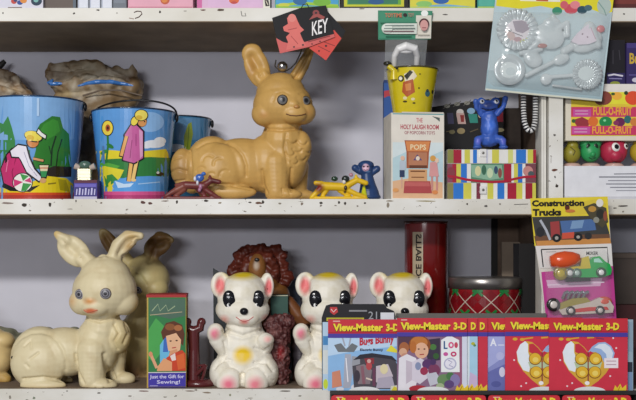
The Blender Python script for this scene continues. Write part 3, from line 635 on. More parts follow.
t = Thing('dark_stick', 'short dark stick rising behind the left pail at the picture edge', 'stick', -4, 0.215, Z_MID1)
mb = MB(); mb.tube([t.p(-30, 199, 0), t.p(-12, 84, 0), t.p(-6, 72, 0)], .004, mat('2a241e', .6)); mb.build('shaft', t)
mb = MB(); mb.tube([t.p(-6, 72, 0), t.p(1, 65, 0), t.p(5, 61, 0)], [.005, .006, .004], mat('1e1c1a', .5)); mb.build('grip', t)

# ---- little purple box with a cream toy, between the pails
t = Thing('carton', 'tiny purple carton with pale strokes of lettering between the two blue pails', 'box', 85.5, 0.012, Z_MID1)
mb = MB(); a = t.p(74, 180); b = t.p(97, 199); mb.box(a.x, b.x, 0, .030, 0, a.z, P('4a3f98'))
mb.art([('r', '5a2438', 74, 180, 97, 183), ('r', '6a60b8', 75, 184, 96, 187), ('r', '332c78', 74.5, 187, 96.5, 196)] + [('l', 'c4c0e4', 1.1 + .5 * (i % 2), [(77 + i * 3.0, 189 - (i % 2)), (76.4 + i * 3.0, 195)]) for i in range(7)] + [('r', 'b8b4cc', 74, 196.5, 97, 199)], t.flat(0)); mb.build('box_body', t)
ZP = t.o.location.z + a.z
t = Thing('toy_figure', 'small cream block toy with grey arms standing on the tiny purple carton', 'toy', 85, 0.022, ZP)
mb = MB(); a = t.p(78.5, 169); b = t.p(91, 178); mb.box(a.x, b.x, -.006, .006, 0, a.z, plastic('d6cd88'))
for i in range(3): mb.box(a.x - .0006, b.x + .0006, -.0066, .0066, a.z * (.2 + .3 * i), a.z * (.26 + .3 * i), plastic('b8ae6c'))
mb.build('block', t)
mb = MB(); mb.ball(t.p(85, 165), (6 * t.k, .006, 4.2 * t.k), plastic('4f6a5e')); mb.build('head', t)
for s in (-1, 1):
    mb = MB(); mb.tube([t.p(85 + s * 5, 168), t.p(85 + s * 10, 166)], [.004, .0055], plastic('b8a89c')); mb.build('arm', t)

# ================================================================= LITTLE PLASTIC FIGURES
def racing_horse(name, label, px, y, zb, horse, hcol, hspots, jockey):
    t = Thing(name, label, 'toy horse', px, y, zb)
    o, sf = organic('horse', t, horse, 0.0008, RUB, hcol, smooth=3, spots=hspots)
    mb = None
    for nm, blobs, col in jockey:
        mb = MB()
        for c, r in blobs: mb.ball(t.p(c[0], c[1], -3.2 * t.k), tuple(q * t.k for q in r), plastic(col), n=14)
        mb.build(nm, t)
    return t
RH = [('c', (166, 196, 0), 2.1, (176, 190, 0), 2.8), ('c', (176, 190, 0), 3.08, (186, 185, 0), 3.4), ('c', (174, 197, 2), 1.96, (184, 189, 1), 3.36), ('c', (186, 185, 0), 4.0, (204, 186, 0), 4.2), ('c', (204, 185, 0), 3.6, (211, 181, 0), 2.8), ('c', (210, 180, 0), 2.6, (219, 182, 0), 2.52), ('c', (210, 178, 0), 1.96, (210, 176, 0), 1.12),
      ('c', (203, 188, 0), 2.6, (212, 194, 0), 2.66), ('c', (212, 194, 0), 2.52, (218, 197.5, 0), 1.96), ('c', (198, 189, 2), 3.08, (206, 197, 2), 2.1), ('c', (184, 184, 0), 2.8, (176, 185, 1), 1.68), ('c', (166, 198, 0), 1.68, (220, 198, 0), 1.68)]
racing_horse('racing_horse', 'tiny maroon plastic galloping racehorse with blue and white jockey before the tan rabbit', 193, .008, Z_MID1, RH, '6f2f2c', [(180, 190, 12, 8, .9, '8c5040'), (214, 181, 8, 5, .8, '561c20')],
             [('jockey_jacket', [((200, 178), (4.6, 2.6, 4))], '3a62b0'), ('jockey_cap', [((204, 174), (2.4, 2.2, 2))], '4070c0'), ('jockey_sash', [((195.5, 179), (1.6, 2.8, 2.6)), ((198, 183), (1.5, 2.8, 2.6))], 'e6e4ea'), ('jockey_leg', [((201, 187), (2, 2.2, 3)), ((200, 190), (1.8, 2, 2))], 'b07a98')])
YH = [('c', (312, 197, 0), 2.24, (318, 191, 0), 2.8), ('c', (318, 191, 0), 3.22, (324, 186, 0), 4.0), ('c', (316, 183, 1), 2.52, (322, 184, 0), 3.0), ('c', (323, 186, 0), 4.4, (346, 187, 0), 4.2), ('c', (346, 186, 0), 3.8, (357, 180, 0), 3.0), ('c', (357, 180, 0), 2.8, (366, 183, 0), 2.52), ('c', (356, 177, 0), 1.82, (356, 175, 0), 0.98),
      ('c', (346, 189, 0), 2.6, (356, 194, 0), 2.66), ('c', (356, 194, 0), 2.52, (365, 197, 0), 2.24), ('c', (340, 190, 2), 3.08, (350, 197, 2), 2.1), ('c', (326, 190, 2), 3.36, (322, 197, 2), 1.96), ('c', (311, 198, 0), 1.68, (366, 198, 0), 1.68)]
racing_horse('racing_horse', 'tiny yellow plastic galloping racehorse with dark green jockey beside the blue doll', 338, .008, Z_MID1, YH, 'e2b81c', [(319, 188, 7, 7, .7, '7a2420'), (345, 192, 2, 2, .6, '4a3010')],
             [('jockey_jacket', [((345.5, 179), (4, 2.6, 3.4))], '202a24'), ('jockey_cap', [((334.5, 179), (3.4, 2.4, 2.6))], '1f3b26'), ('jockey_sash', [((344, 182), (2, 2.8, 2.4))], 'e8e4d8'), ('jockey_arm', [((351, 175), (2.2, 1.6, 2))], 'b88490'), ('saddle_cloth', [((345.5, 188), (1.8, 2, 2.6))], '3a2a1c')])
t = Thing('traffic_cone', 'tiny lime yellow plastic cone between yellow horse and blue doll', 'cone', 364, .020, Z_MID1)
mb = MB(); q = t.p(364, 199); q.z = 0
mb.lathe([(0, 0), (5.4 * t.k, 0), (5.2 * t.k, .002), (4 * t.k, .0022), (1 * t.k, 14 * t.k), (0, 14.4 * t.k)], q, plastic('d8dc2a'), n=24); mb.build('cone_body', t)
t = Thing('rubber_doll', 'dark blue rubber doll with round raised hands and a pink face on the middle shelf', 'doll', 368, .035, Z_MID1)
B = [('e', (366, 170, 0), (7, 6.5, 7)), ('e', (366, 165, 0), (8, 7, 4.6)), ('c', (360, 172, 0), 3, (355, 168, 0), 3.6), ('c', (372, 173, 0), 3, (377, 169, 0), 3.6), ('c', (367, 176, 0), 6, (368, 186, 0), 8), ('c', (368, 186, 0), 8, (369, 195, 0), 10.5), ('e', (369, 197, 0), (12, 11, 4))]
o, sf = organic('body', t, B, .0009, RUB, '23406f', smooth=4, spots=[(365.5, 168, 4, 4.2, .3, 'd8b0c4'), (368, 172, 3, 1, .5, '54749c')])
for ex in (363.6, 367.4):
    c, n = sf(ex, 167); mb = MB(); mb.ball(c, .9 * t.k, mat('15131a', .3)); mb.build('eye', t)
surf_line(t, sf, [(363.6, 170), (365.5, 170.8), (367.5, 170)], .35, mat('7a2a4a', .5), 'mouth')

# ================================================================= MIDDLE SHELF, RIGHT HALF
t = Thing('carton', 'cream carton picturing an orange toy booth with two figures, below the yellow pail', 'box', 416, .006, Z_MID1, rz=6)
KW = 1.0
mb = MB(); a = t.p(391.5, 112.5); b = t.p(445.5, 199); mb.box(a.x, b.x, .006, .078, 0, a.z, mat('d9d3c6', .6, var=.12))
fl = t.flat(.006)
mb.art([('r', 'e4ddd0', 392, 113, 445, 199), ('r', 'b9d3d8', 393, 142, 444.5, 186), ('p', 'd6e2e2', [(393, 142), (444.5, 142), (444.5, 150), (430, 156), (410, 150), (393, 158)]), ('p', 'e0b48c', [(393, 181), (410, 178), (444, 182), (444, 198), (393, 198)]), ('l', '5aa0a4', 1, [(393, 113.6), (445, 113.6)]),
        ('t', 'c9787c', 'THE', 417, 117.5, 423.5, 122, .02), ('t', 'b8525c', 'HOLY LAUGH ROOM', 401, 124, 440, 129, .03), ('t', 'a86a70', 'OF POPCORN TOYS', 405, 130.6, 436, 134, .02), ('p', '55605c', [(433, 115.5), (441, 117), (441, 121), (438, 118.5)]),
        ('p', 'a85a38', [(405, 140), (432, 140), (430, 152), (429, 168), (407, 168), (407, 152)]), ('p', 'd88a52', [(406, 141), (431, 141), (429, 151), (408, 151)]), ('t', 'f0dcb0', 'POPS', 411, 144, 427, 149.5, .02), ('r', 'b87c5c', 409, 152, 428, 165), ('p', '5a4a78', [(418, 154), (423, 160), (414, 160)]), ('e', 'e8d6c0', 418.5, 158, 2, 2.2),
        ('r', '6a3c28', 410, 165, 428, 168), ('r', 'd4a070', 409, 169, 428, 181), ('l', '7a4a2a', 1.4, [(411, 171), (426, 171)]), ('l', '7a4a2a', 1.0, [(412, 177), (425, 177)]), ('p', 'b04a4c', [(405, 181), (431, 181), (433, 193), (404, 193)]), ('p', 'c46460', [(406, 182), (430, 182), (431, 186), (405, 186)]),
        ('e', 'e2b8a0', 403, 158, 2.2, 2.4), ('p', 'b8c2cc', [(400, 161), (406, 161), (406, 170), (400, 170)]), ('r', '2f3c5c', 400, 170, 405, 177), ('l', 'd8a890', 1.2, [(402, 177), (402, 188)]),
        ('e', 'd8a050', 434, 158, 3, 3), ('p', 'd89a98', [(431, 162), (438, 161), (440, 176), (430, 176)]), ('l', 'cc8c84', 2, [(433, 176), (433, 190)]), ('l', 'cc8c84', 2, [(438, 176), (438, 190)]), ('e', 'e8c8b0', 438, 160, 2, 2.4), ('e', 'e2a060', 396, 190, 3, 2), ('e', 'd88850', 436, 192, 3, 2)], fl)
mb.build('box_body', t)
mb = MB(); mb.box(b.x * .2 + a.x * .8, b.x * .98, .005, .006, a.z - .001, a.z + .0015, mat('cfc9bc', .6)); mb.build('lid_flap', t)
ZB = t.o.location.z + a.z + .0016
t = Thing('toy_pail', 'yellow toy pail with a bird head spout standing on the cream carton', 'pail', 412, .049, ZB)
sh = [('e', '3f3a18', 401, 78.5, 3, 3.2), ('e', 'f4efd4', 400.6, 78.4, 1.7, 1.9), ('p', 'e8dcc0', [(404, 74), (413, 70), (417, 76), (410, 84), (405, 83)]), ('p', '2e2c1c', [(404, 76), (410, 70), (413, 72), (407, 80)]), ('p', 'b85c2c', [(403, 82), (413, 79), (415, 92), (407, 97), (402, 92)]), ('p', 'd88a44', [(405, 84), (411, 83), (411, 90), (406, 91)]), ('e', 'e4d8a8', 405, 98, 2, 1.6), ('e', 'e4d8a8', 413, 99, 2, 1.4), ('e', '4a3c14', 405, 101.5, 2.2, 1), ('e', '4a3c14', 414, 103, 1.6, .8),
      ('e', '3a6c78', 427.5, 93.5, 2.4, 3.2), ('e', '22343a', 427.5, 90.5, 1.4, 1.4), ('e', '3a3a18', 432.5, 92, 1, 2), ('e', '5f5a14', 419, 88, .9, .9), ('e', '6a6414', 420, 74, .8, .8)]
c, H, R0, R1 = pail(t, 412, 66, 114, 26, 18.5, 0, 'd8c41c', sh, 3.0, '4a4424', inside='8a7c20', shape_pm=plastic)
mb = MB(); mb.tube([c + Vector((-R1 * .72, -R1 * .55, H - .018)), t.p(393, 73, -R1 * .6), t.p(387, 68.5, -R1 * .62)], [.0085, .006, .0045], plastic('d2bc20'), n=12); s_ = mb.build('spout', t)
mb = MB(); mb.ball(t.p(386.5, 66.5, -R1 * .62), (.007, .006, .0038), plastic('2a281c')); mb.build('beak_tip', s_)
mb = MB(); mb.ball(t.p(395, 72.5, -R1 * .95), .0022, plastic('1c1a14')); mb.build('eye', s_)
# header-card bag of a white toy leaning out of the pail on to the shelf edge
t = Thing('bagged_toy', 'clear bag with green header card and white toy inside leaning out of the yellow pail', 'toy bag', 406, -.006, by=84)
def lean(u, v, off):  # upper end rests on the shelf front, lower end stands inside the pail
    dy = .05 * max(0, v - 30) / 40.0
    return t.p(u, v, dy - off)
mb = MB(); fr = [lean(u, v, .0008) for u, v in ((378, 10.5), (432.5, 11), (431.5, 38), (378.5, 38.5))]; bk = [q + Vector((0, .0014, 0)) for q in fr]
mb.add(fr + bk, [(0, 3, 2, 1), (4, 5, 6, 7), (0, 1, 5, 4), (1, 2, 6, 5), (2, 3, 7, 6), (3, 0, 4, 7)], P('3f8a6c'))
mb.art([('r', '4a9474', 379, 12, 431, 37.5), ('r', '347a5e', 380, 22, 417, 23), ('t', 'c87858', 'TOYTIME', 385, 13.2, 402, 17.5, .03), ('e', '2a1c1c', 405, 15, 2, 1.8), ('t', 'b88a78', 'TOY', 408, 13.2, 414, 17, .02), ('e', 'dfe6da', 387, 28.5, 5.5, 5), ('r', 'dfe6da', 387, 23.5, 417, 33.5),
        ('l', '6a7a74', .9, [(385, 25.8), (414, 25.6)]), ('l', '6a7a74', .9, [(384, 28.6), (415, 28.4)]), ('l', '8a6a6c', .9, [(384, 31.3), (414, 31.2)]), ('r', 'e4dfd0', 416, 15.5, 431.5, 37.5), ('e', 'eef0ea', 424.5, 13.5, 3.6, 3), ('e', '4a2428', 424, 23.5, 5, 5), ('e', 'd09a94', 424, 25.5, 4, 5.4), ('l', '8a4448', .9, [(422, 28), (426, 28)]), ('l', 'a8a294', .7, [(418, 34.5), (430, 34.5)]), ('l', '2f6c54', .8, [(386, 36), (412, 36)])],
       lambda u, v, off: lean(u, v, .0008 + off)); mb.build('header_card', t)
FILM = clear_film('clear_bag_film', .16, 'dfe4e4', bump=.8, scale=45)
mb = MB(); nu, nv = 10, 8; vs = []
for side in (0, 1):
    for j in range(nv + 1):
        for i in range(nu + 1):
            u = 386 + 42 * i / nu + (1 - 2 * i / nu) * .10 * (j - 2); v = 38 + 36 * j / nv; q = lean(u, v, 0)
            bul = math.sin(math.pi * i / nu) * .006 * min(1, j / 2.0) + .0006
            vs.append(q + Vector((0, bul if side else -bul, 0)) + Vector((0, .0012 * noise.noise(Vector((u * .3, v * .3, side * 9))), 0)))
fs = []
for side in (0, 1):
    b0 = side * (nu + 1) * (nv + 1)
    for j in range(nv):
        for i in range(nu):
            q0 = b0 + j * (nu + 1) + i; fs.append((q0, q0 + 1, q0 + nu + 2, q0 + nu + 1))
mb.add(vs, fs, FILM, True); mb.build('clear_bag', t)
mb = MB(); W = plastic('eceae8')
mb.tube([lean(396, 68, 0), lean(396, 52, 0), lean(400, 46, 0), lean(407, 44, 0), lean(416, 46, 0), lean(419, 52, 0), lean(419, 70, 0)], [.004, .005, .0062, .0072, .0066, .005, .004], W, n=12)
mb.ball(lean(407, 47, 0), (.015, .005, .0065), W); mb.build('white_toy', t)
# tall blue and red carton behind the yellow pail
t = Thing('carton', 'blue carton with a red mark standing behind the yellow pail', 'box', 400, .125, Z_MID1)
mb = MB(); a = t.p(384, 80); b = t.p(418, 199); mb.box(a.x, b.x, 0, .03, 0, a.z, P('2a569c'))
mb.art([('p', 'b83a44', [(384, 91), (390, 90), (396, 94), (396, 97), (388, 96), (384, 98)]), ('r', '1c3a70', 384, 80, 418, 83)], t.flat(0)); mb.build('box_body', t)
# black picture box
t = Thing('carton', 'black carton with a row of small coloured figures behind the striped tin', 'box', 470, .15, Z_MID1)
mb = MB(); fr = [t.p(432, 107), t.p(503, 97), t.p(503, 199), t.p(432, 199)]
for q in fr[2:]: q.z = 0
mb.prism(fr, 0, .035, P('191719'))
sh = []
for i, (x, y) in enumerate([(447, 106), (457, 104), (467, 103), (477, 102), (492, 100)]): sh += [('e', '8c8a80', x, y, 3, 2), ('l', '5a5650', .7, [(x - 4, y + 3), (x + 4, y - 3)])]
sh += [('e', 'd8cfc8', 460, 112, 3.6, 3), ('p', 'c8a8a0', [(456, 113), (464, 113), (466, 124), (458, 124)]), ('p', '8c2c2c', [(460, 115), (464, 115), (464, 122), (461, 122)]), ('e', '8ab0cc', 471, 111, 4, 3), ('p', '2f8a7c', [(468, 114), (477, 114), (478, 123), (470, 123)]), ('e', '5a7aa0', 450, 118, 2.5, 4), ('p', '3c3a58', [(447, 113), (453, 113), (454, 124), (448, 124)]),
       ('p', '8a2436', [(495, 112), (503, 112), (503, 122), (496, 122)]), ('e', 'c0b096', 480, 114, 2, 4), ('e', '9c8a62', 461, 131, 4, 3), ('l', '6a5c44', .9, [(446, 132), (454, 130)]), ('l', '6a5c44', .9, [(470, 132), (478, 129)]), ('e', '7c7452', 452, 132, 3, 2), ('e', '9c9270', 500, 130, 4, 2)]
mb.art(sh, t.flat(0)); mb.build('box_body', t)
# striped tin
t = Thing('striped_tin', 'gift tin with red, yellow, blue and white stripes under the blue creature', 'tin', 492, .010, Z_MID1)
a = t.p(447.5, 149.5); b = t.p(536, 199); m1 = t.p(0, 163.5).z; m2 = t.p(0, 182.5).z
def stripes(y0, y1, seq, x=447.5):
    o = []
    for c, w in seq: o.append(('r', c, x, y0, x + w, y1)); x += w
    return o
R_, Y_, B_, W_ = 'a82036', 'd2cc52', '2f78cc', 'e8e6e0'
mb = MB(); mb.box(a.x + .0008, b.x - .0008, .0012, .0608, 0, m2 - .0008, tin('ddd9d0')); mb.box(a.x + .0012, b.x - .0012, .0016, .0604, m2 - .0008, m1, tin('c8c2b4'))
mb.art(stripes(183, 199, [('8a8450', 6), (B_, 10), (Y_, 8), (W_, 5), ('7a3040', 4), (W_, 7), (Y_, 6), (W_, 4), (B_, 7), (W_, 3), (R_, 9), (Y_, 6), (W_, 3), ('9a1c30', 7), (Y_, 3.5)]), t.flat(.0012), pm=tin)
mb.art(stripes(163.8, 182.5, [('8c5060', 5), (R_, 4), (Y_, 4.5), (B_, 6), (W_, 4), ('5a8a6c', 33), (R_, 7.5), (W_, 2.5), (Y_, 4), (B_, 4.5), (W_, 3), ('7c4650', 10.5)]), t.flat(.0016), pm=tin)
mb.art([('p', '8cb498', [(471, 165), (502, 165), (503, 178), (490, 180), (472, 177)]), ('e', 'd8d4a0', 478, 171, 3, 5), ('e', '3c6c54', 484, 170, 2.4, 5), ('e', 'c8d8b0', 490, 173, 3, 5), ('e', '38506a', 496, 170, 2, 4), ('e', '8c4c44', 500, 173, 2, 5), ('e', 'c88a84', 528, 171, 5, 5), ('e', '4c5a5c', 531, 174, 3, 3), ('e', '8a3c44', 451, 173, 4, 6),
        ('l', 'b01c34', 2.4, [(447.6, 176), (456, 177), (466, 179.5), (478, 181), (492, 182), (504, 181.4), (514, 179), (524, 177), (536, 176.4)])], t.flat(.0016), pm=tin); mb.build('tin_body', t)
mb = MB(); mb.box(a.x, b.x, 0, .062, m1, a.z, tin('ddd9d0'))
mb.art(stripes(149.7, 163.2, [('8a8a48', 6), (R_, 8), (W_, 3), (Y_, 5.5), (W_, 3), (B_, 4), (W_, 9), ('c8c8d4', 2), (W_, 4), (Y_, 7), (W_, 9), ('d8d880', 5), (W_, 3), (B_, 10), (W_, 1.5), (Y_, 5.5), (R_, 3.0)]), t.flat(0), pm=tin); mb.build('tin_lid', t)
for yy in (153, 190):
    mb = MB(); q = t.p(483, yy, -.0012); mb.box(q.x - .005, q.x + .005, -.0022, .0012 if yy > 170 else 0, q.z - .006, q.z + .006, tin('e4e2de')); mb.ball((q.x, -.0024, q.z), (.0022, .0012, .0022), tin('6a6860')); mb.build('clasp', t)
ZT = t.o.location.z + a.z
# blue creature on the tin
t = Thing('rubber_creature', 'bright blue rubber creature with raised arms squatting on the striped tin', 'toy creature', 489, .036, ZT)
B = [('e', (489.5, 128, 0), (9, 8, 14)), ('e', (489, 120, 0), (8, 7, 10)), ('e', (487.5, 107, -1), (10, 8, 6.5)), ('e', (481, 102, -3), (4, 4, 4)), ('e', (495, 102, -3), (4.4, 4, 4.4)), ('c', (482, 115, 0), 2.8, (476, 108, -3), 2.4), ('c', (476, 108, -3), 2.4, (475, 102, -4), 2.8), ('c', (497, 114, 0), 2.8, (503, 107, -2), 2.4), ('c', (503, 107, -2), 2.4, (504.5, 99, -4), 2.8), ('c', (484, 138, -2), 4, (477, 141, -5), 4.2), ('c', (477, 141, -5), 4, (476, 147, -7), 3.4), ('c', (495, 138, -2), 4, (501, 141, -5), 4.2), ('c', (501, 141, -5), 4, (502, 147, -7), 3.4), ('e', (489, 140, 0), (10, 8, 7)), ('e', (476, 148, -8), (4.5, 4, 2)), ('e', (502, 148, -8), (4.5, 4, 2))]
o, sf = organic('body', t, B, .0009, RUB, '3a5eb4', smooth=4, spots=[(487, 106, 12, 7, .8, '26356c'), (489, 126, 6, 10, .9, '4a7ae0'), (477, 142, 4, 5, .8, '6a70d4'), (502, 142, 4, 5, .8, '5a66cc')], rough_noise=(.6, 4), creases=[([(481, 110), (488, 111.5), (495, 110)], 1, .7)])
for ex in (481, 495.3):
    c, n = sf(ex, 102.5); mb = MB(); mb.dome(c, (0, -1, .2), 2.4 * t.k, [(.5, mat('101014', .2)), (1, mat('b9bcc8', .2))], .5); mb.build('eye', t)
surf_line(t, sf, [(481, 109), (485, 111), (490, 111), (495, 109)], .5, mat('141428', .5), 'mouth')
# brown board leaning at the back
t = Thing('wooden_block', 'dull brown wooden block standing at the back right of the black carton', 'block', 512, .18, Z_MID1)
mb = MB(); a = t.p(504, 108); b = t.p(521, 199); mb.box(a.x, b.x, 0, .03, 0, a.z, mat('4a3f38', .8, var=.2)); mb.build('block_body', t, bevel=.001)

# striped bead cord hanging in a loop from the top shelf
t = Thing('bead_necklace', 'black and white beaded cord hanging in a loop beside the white post', 'necklace', 530, .018, by=133)
mb = MB(); pts = []
L = [(524.5, 24.7), (524, 60), (523.5, 92), (523.5, 110), (524.5, 122), (527, 129), (530, 131), (533, 129), (535, 122), (535.5, 110), (535.5, 92), (535, 60), (534.5, 24.7)]
for a, b in zip(L, L[1:]):
    n = max(2, int(math.hypot(a[0] - b[0], a[1] - b[1]) / 1.3))
    for i in range(n): pts.append(t.p(a[0] + (b[0] - a[0]) * i / n, a[1] + (b[1] - a[1]) * i / n))
rr = [(.0046 if i % 2 else .0040) for i in range(len(pts))]
mb.tube(pts, rr, None, n=10, cols=[plastic('dedcd8'), plastic('26242a')]); mb.build('bead_string', t)

# ================================================================= TEA SET ON ITS CARD
t = Thing('tea_set_pack', 'blister card of a silver white toy tea set hung over the top right shelf', 'toy pack', 549, -.004, by=96)
cd = [t.p(*q) for q in ((499, -34), (617, -31), (601.5, 101.5), (485, 90.5))]
mb = MB(); mb.prism(cd, -.0006, .0012, P('aebfc4'))
mb.art([('p', 'b9ccd0', [(499, -34), (617, -31), (601.8, 100), (485.4, 89)]), ('p', 'e2d62c', [(499, -34), (617, -31), (612, 12), (604, 14), (590, 9), (560, 10), (540, 6), (520, 9), (496, 6)]), ('p', 'e6e0d6', [(520, -6), (560, -6), (560, 2), (520, 1)]), ('p', 'c8523c', [(536, -2), (548, -2), (548, 1.5), (536, 1)]),
        ('e', 'c9525e', 571, 9, 7, 5), ('e', 'e0848c', 575, 5, 5, 4), ('e', '2f4f5c', 582, 10, 5, 4), ('e', '3c8c6c', 557, 11, 5, 4), ('e', 'd0606c', 564, 5, 4, 4), ('e', '4a6a74', 588, 8, 4, 3), ('e', 'b0c0b8', 604, 6, 7, 9), ('l', '7c9c94', 1, [(598, 2), (604, 10), (606, 16)]),
        ('p', '9db4ba', [(487, 70), (560, 78), (602, 84), (601.8, 99), (485.6, 88)]), ('l', 'd4d4c0', 1.6, [(485.6, 89.4), (540, 95), (601.6, 100.6)])], lambda u, v, off: t.p(u, v, -.0006 - off)); mb.build('backing_card', t)
SIL = mat('c3cbcc', .22, .25, var=.08); SIL2 = mat('dfe4e4', .2, .1, var=.05)
def plate(name, cx, cy, r, wave, pic):
    mb = MB(); n = 132; c = t.p(cx, cy, -.003); K = t.k; vs = []; fs = []
    rings = [(0, .002), (.55, .002), (.66, .0035), (.98, .0065), (1.0, .005)]
    for f, h in rings:
        for i in range(n):
            a = 2 * math.pi * i / n; w = 1 + (wave * math.cos(a * 22) if f > .7 else 0)
            hh = h + (.0016 * math.cos(a * 22) if .6 < f < 1 and wave else 0)
            vs.append(c + Vector((r * K * f * w * math.cos(a), -hh, r * K * f * w * math.sin(a))))
    for j in range(len(rings) - 1):
        for i in range(n): fs.append((j * n + i, j * n + (i + 1) % n, (j + 1) * n + (i + 1) % n, (j + 1) * n + i))
    mb.add(vs, fs, SIL, True)
    mb.art(pic, lambda u, v, off: t.p(u, v, -.0052 - off)); mb.build(name, t)
plate('plate', 516.5, 30.5, 20.5, .03, [('p', 'e4d8dc', [(507, 25), (513, 20), (524, 21), (531, 23), (530, 33), (524, 41), (514, 45), (505, 42), (503, 33)]), ('p', '8c7484', [(512, 22), (521, 21), (529, 24), (529, 30), (522, 34), (515, 32)]), ('p', 'c8a49c', [(505, 31), (513, 33), (516, 40), (508, 42)]), ('e', '3c2c34', 509, 31, 2, 1.4), ('e', 'b07c80', 517, 40, 4, 2.4), ('p', 'b4b838', [(520, 41), (527, 38), (526, 41), (518, 44)]), ('l', '5a4450', .8, [(512, 33), (522, 37)])])
plate('saucer', 508.5, 70.5, 15.5, .0, [('e', 'd4dcda', 508, 70.5, 9, 8), ('e', 'c0cccc', 510, 72, 5, 4)])
plate('saucer', 586, 75, 15, .03, [('e', 'd0dad8', 585, 74, 8, 7)])
def pack_blob(name, blobs, m, pic=None, vox=.0012, dy=-.004):
    o, sf = organic(name, t, blobs, vox, m, 'c9d0d0', smooth=5, clamp=False)
    return o, sf
TEA = attr_mat('silvered_plastic', .22, dirt='8fa0a4', dirt_amt=.5, spec=.8, bump=.1)
pack_blob('teapot', [('e', (548, 37, -4), (16, 4, 13), (0, 20, 0)), ('e', (551, 24, -4), (9, 4, 6)), ('e', (552, 18, -4), (3, 3, 3)), ('c', (536, 44, -4), 4, (529, 50, -4), 3), ('c', (556, 30, -4), 3, (566, 24, -4), 3), ('c', (566, 24, -4), 3, (566, 36, -4), 3)], TEA)
mb = MB(); c = t.p(541, 47, -.010); mb.ball(c, (5 * t.k, .002, 2.4 * t.k), plastic('a4442c')); mb.build('red_badge', t)
o, sf = pack_blob('sugar_bowl', [('e', (585, 42, -4), (17, 4, 11), (0, -20, 0)), ('c', (576, 46, -4), 4, (588, 28, -4), 6), ('c', (588, 28, -4), 6, (597, 46, -4), 4), ('c', (570, 48, -4), 4, (563, 52, -4), 4)], TEA)
mb = MB(); mb.prism([t.p(*q) for q in ((569, 43), (575, 35), (582, 29), (586, 26), (590, 33), (594, 43), (586, 46), (576, 46.5))], -.0150, -.009, plastic('e2d2dc'))
mb.art([('e', '7a5a68', 580, 36, .9, .9), ('e', '7a5a68', 585, 39, .8, .8), ('l', 'c090a0', .7, [(588, 29), (593, 41)])], lambda u, v, off: t.p(u, v, -.0151 - off)); mb.build('picture_label', t)
pack_blob('spoon', [('e', (560, 60, -4), (9, 2.6, 5.5), (0, -20, 0)), ('c', (552, 63, -4), 2.4, (530, 74, -4), 2.6), ('c', (530, 74, -4), 2.6, (526, 76, -4), 2.6)], TEA)
pack_blob('fork', [('c', (545, 78, -4), 2.2, (572, 76, -4), 2), ('e', (545, 80, -4), (6, 2.4, 6)), ('c', (552, 86, -4), 1.4, (580, 90, -4), 1.4)], TEA)
pack_blob('cup', [('e', (532, 60, -4), (10, 4, 8), (0, 30, 0)), ('c', (520, 54, -4), 2.5, (540, 50, -4), 2.5)], TEA)
mb = MB(); mb.ball(t.p(600, 29.5, -.004), (4.2 * t.k, .003, 3.8 * t.k), plastic('d85a5c')); mb.build('red_button', t)
TFILM = clear_film('tea_set_blister', .27, 'e6eeee', bump=1.0, scale=38, rough=.1)
def blister(t, quad, depth, m, nu=18, nv=16, wob=.002, name='clear_blister', base=-.0007):
    vs = []; fs = []; mb = MB()
    for j in range(nv + 1):
        for i in range(nu + 1):
            u, v = i / nu, j / nv
            x = (quad[0][0] * (1 - u) + quad[1][0] * u) * (1 - v) + (quad[3][0] * (1 - u) + quad[2][0] * u) * v
            y = (quad[0][1] * (1 - u) + quad[1][1] * u) * (1 - v) + (quad[3][1] * (1 - u) + quad[2][1] * u) * v
            e = min(min(u, 1 - u) * nu / 1.5, min(v, 1 - v) * nv / 1.5, 1.0)
            h = depth * e + (wob * noise.noise(Vector((x * .09, y * .09, 3.1))) if e > .9 else 0)
            vs.append(t.p(x, y, base - h))
    for j in range(nv):
        for i in range(nu): q = j * (nu + 1) + i; fs.append((q, q + 1, q + nu + 2, q + nu + 1))
    mb.add(vs, fs, m, True); return mb.build(name, t)
blister(t, ((494, 12), (611, 13), (600, 97), (487, 86)), .0175, TFILM)

# ================================================================= RIGHT COMPARTMENT, UPPER
t = Thing('carton', 'white carton with small grey printed lines at the right below the fruit heads', 'box', 602, .006, Z_MID1)
mb = MB(); a = t.p(564.6, 166); b = t.p(705, 199); mb.box(a.x, b.x, 0, .10, 0, a.z, mat('e2e2e6', .5))
mb.art([('l', '7c7c86', 1.0, [(614, 174), (636, 173.8), (662, 174)]), ('l', '6a6a76', 1.1, [(599, 177), (666, 177)]), ('l', '8a8a94', .9, [(608, 180.6), (660, 180.6)]), ('l', '7a7a86', 1.0, [(606, 184), (664, 184)]), ('l', '84848e', 1.0, [(610, 187.4), (656, 187.4)]), ('l', '90909a', .8, [(616, 190.6), (650, 190.6)]), ('r', 'c8c8ce', 564.6, 196.5, 705, 199)], t.flat(0)); mb.build('box_body', t)
ZC = t.o.location.z + a.z
def head(label, px, col, shape, face):
    t = Thing('fruit_head', label, 'toy head', px, .030, ZC, group=None)
    B = shape(px); o, sf = organic('fruit_body', t, B, .0009, attr_mat('fruit_paint', .4, dirt='2a1a10', dirt_amt=.25), col, smooth=3, spots=[])
    q = t.p(px, 167); q.z = 0
    mb = MB(); mb.lathe([(0, 0), (9.5 * t.k, 0), (9.5 * t.k, .0028), (7 * t.k, .006), (0, .006)], q, plastic('c9a69a'), n=28); mb.build('collar', t)
    for dx, dy, r in face:
        c, n = sf(px + dx, dy); mb = MB(); mb.dome(c, n + Vector((0, -.5, 0)), r * t.k, [(.55, mat('0f0f12', .2)), (1, mat('efece4', .25))], .4); mb.build('eye', t)
    return t, sf
t, sf = head('dull olive yellow fruit head beside the white post on the white carton', 571.5, '948a2e', lambda x: [('e', (x, 154, 0), (9, 9, 9.5)), ('e', (x + 1, 146, 0), (6, 6, 6))], [])
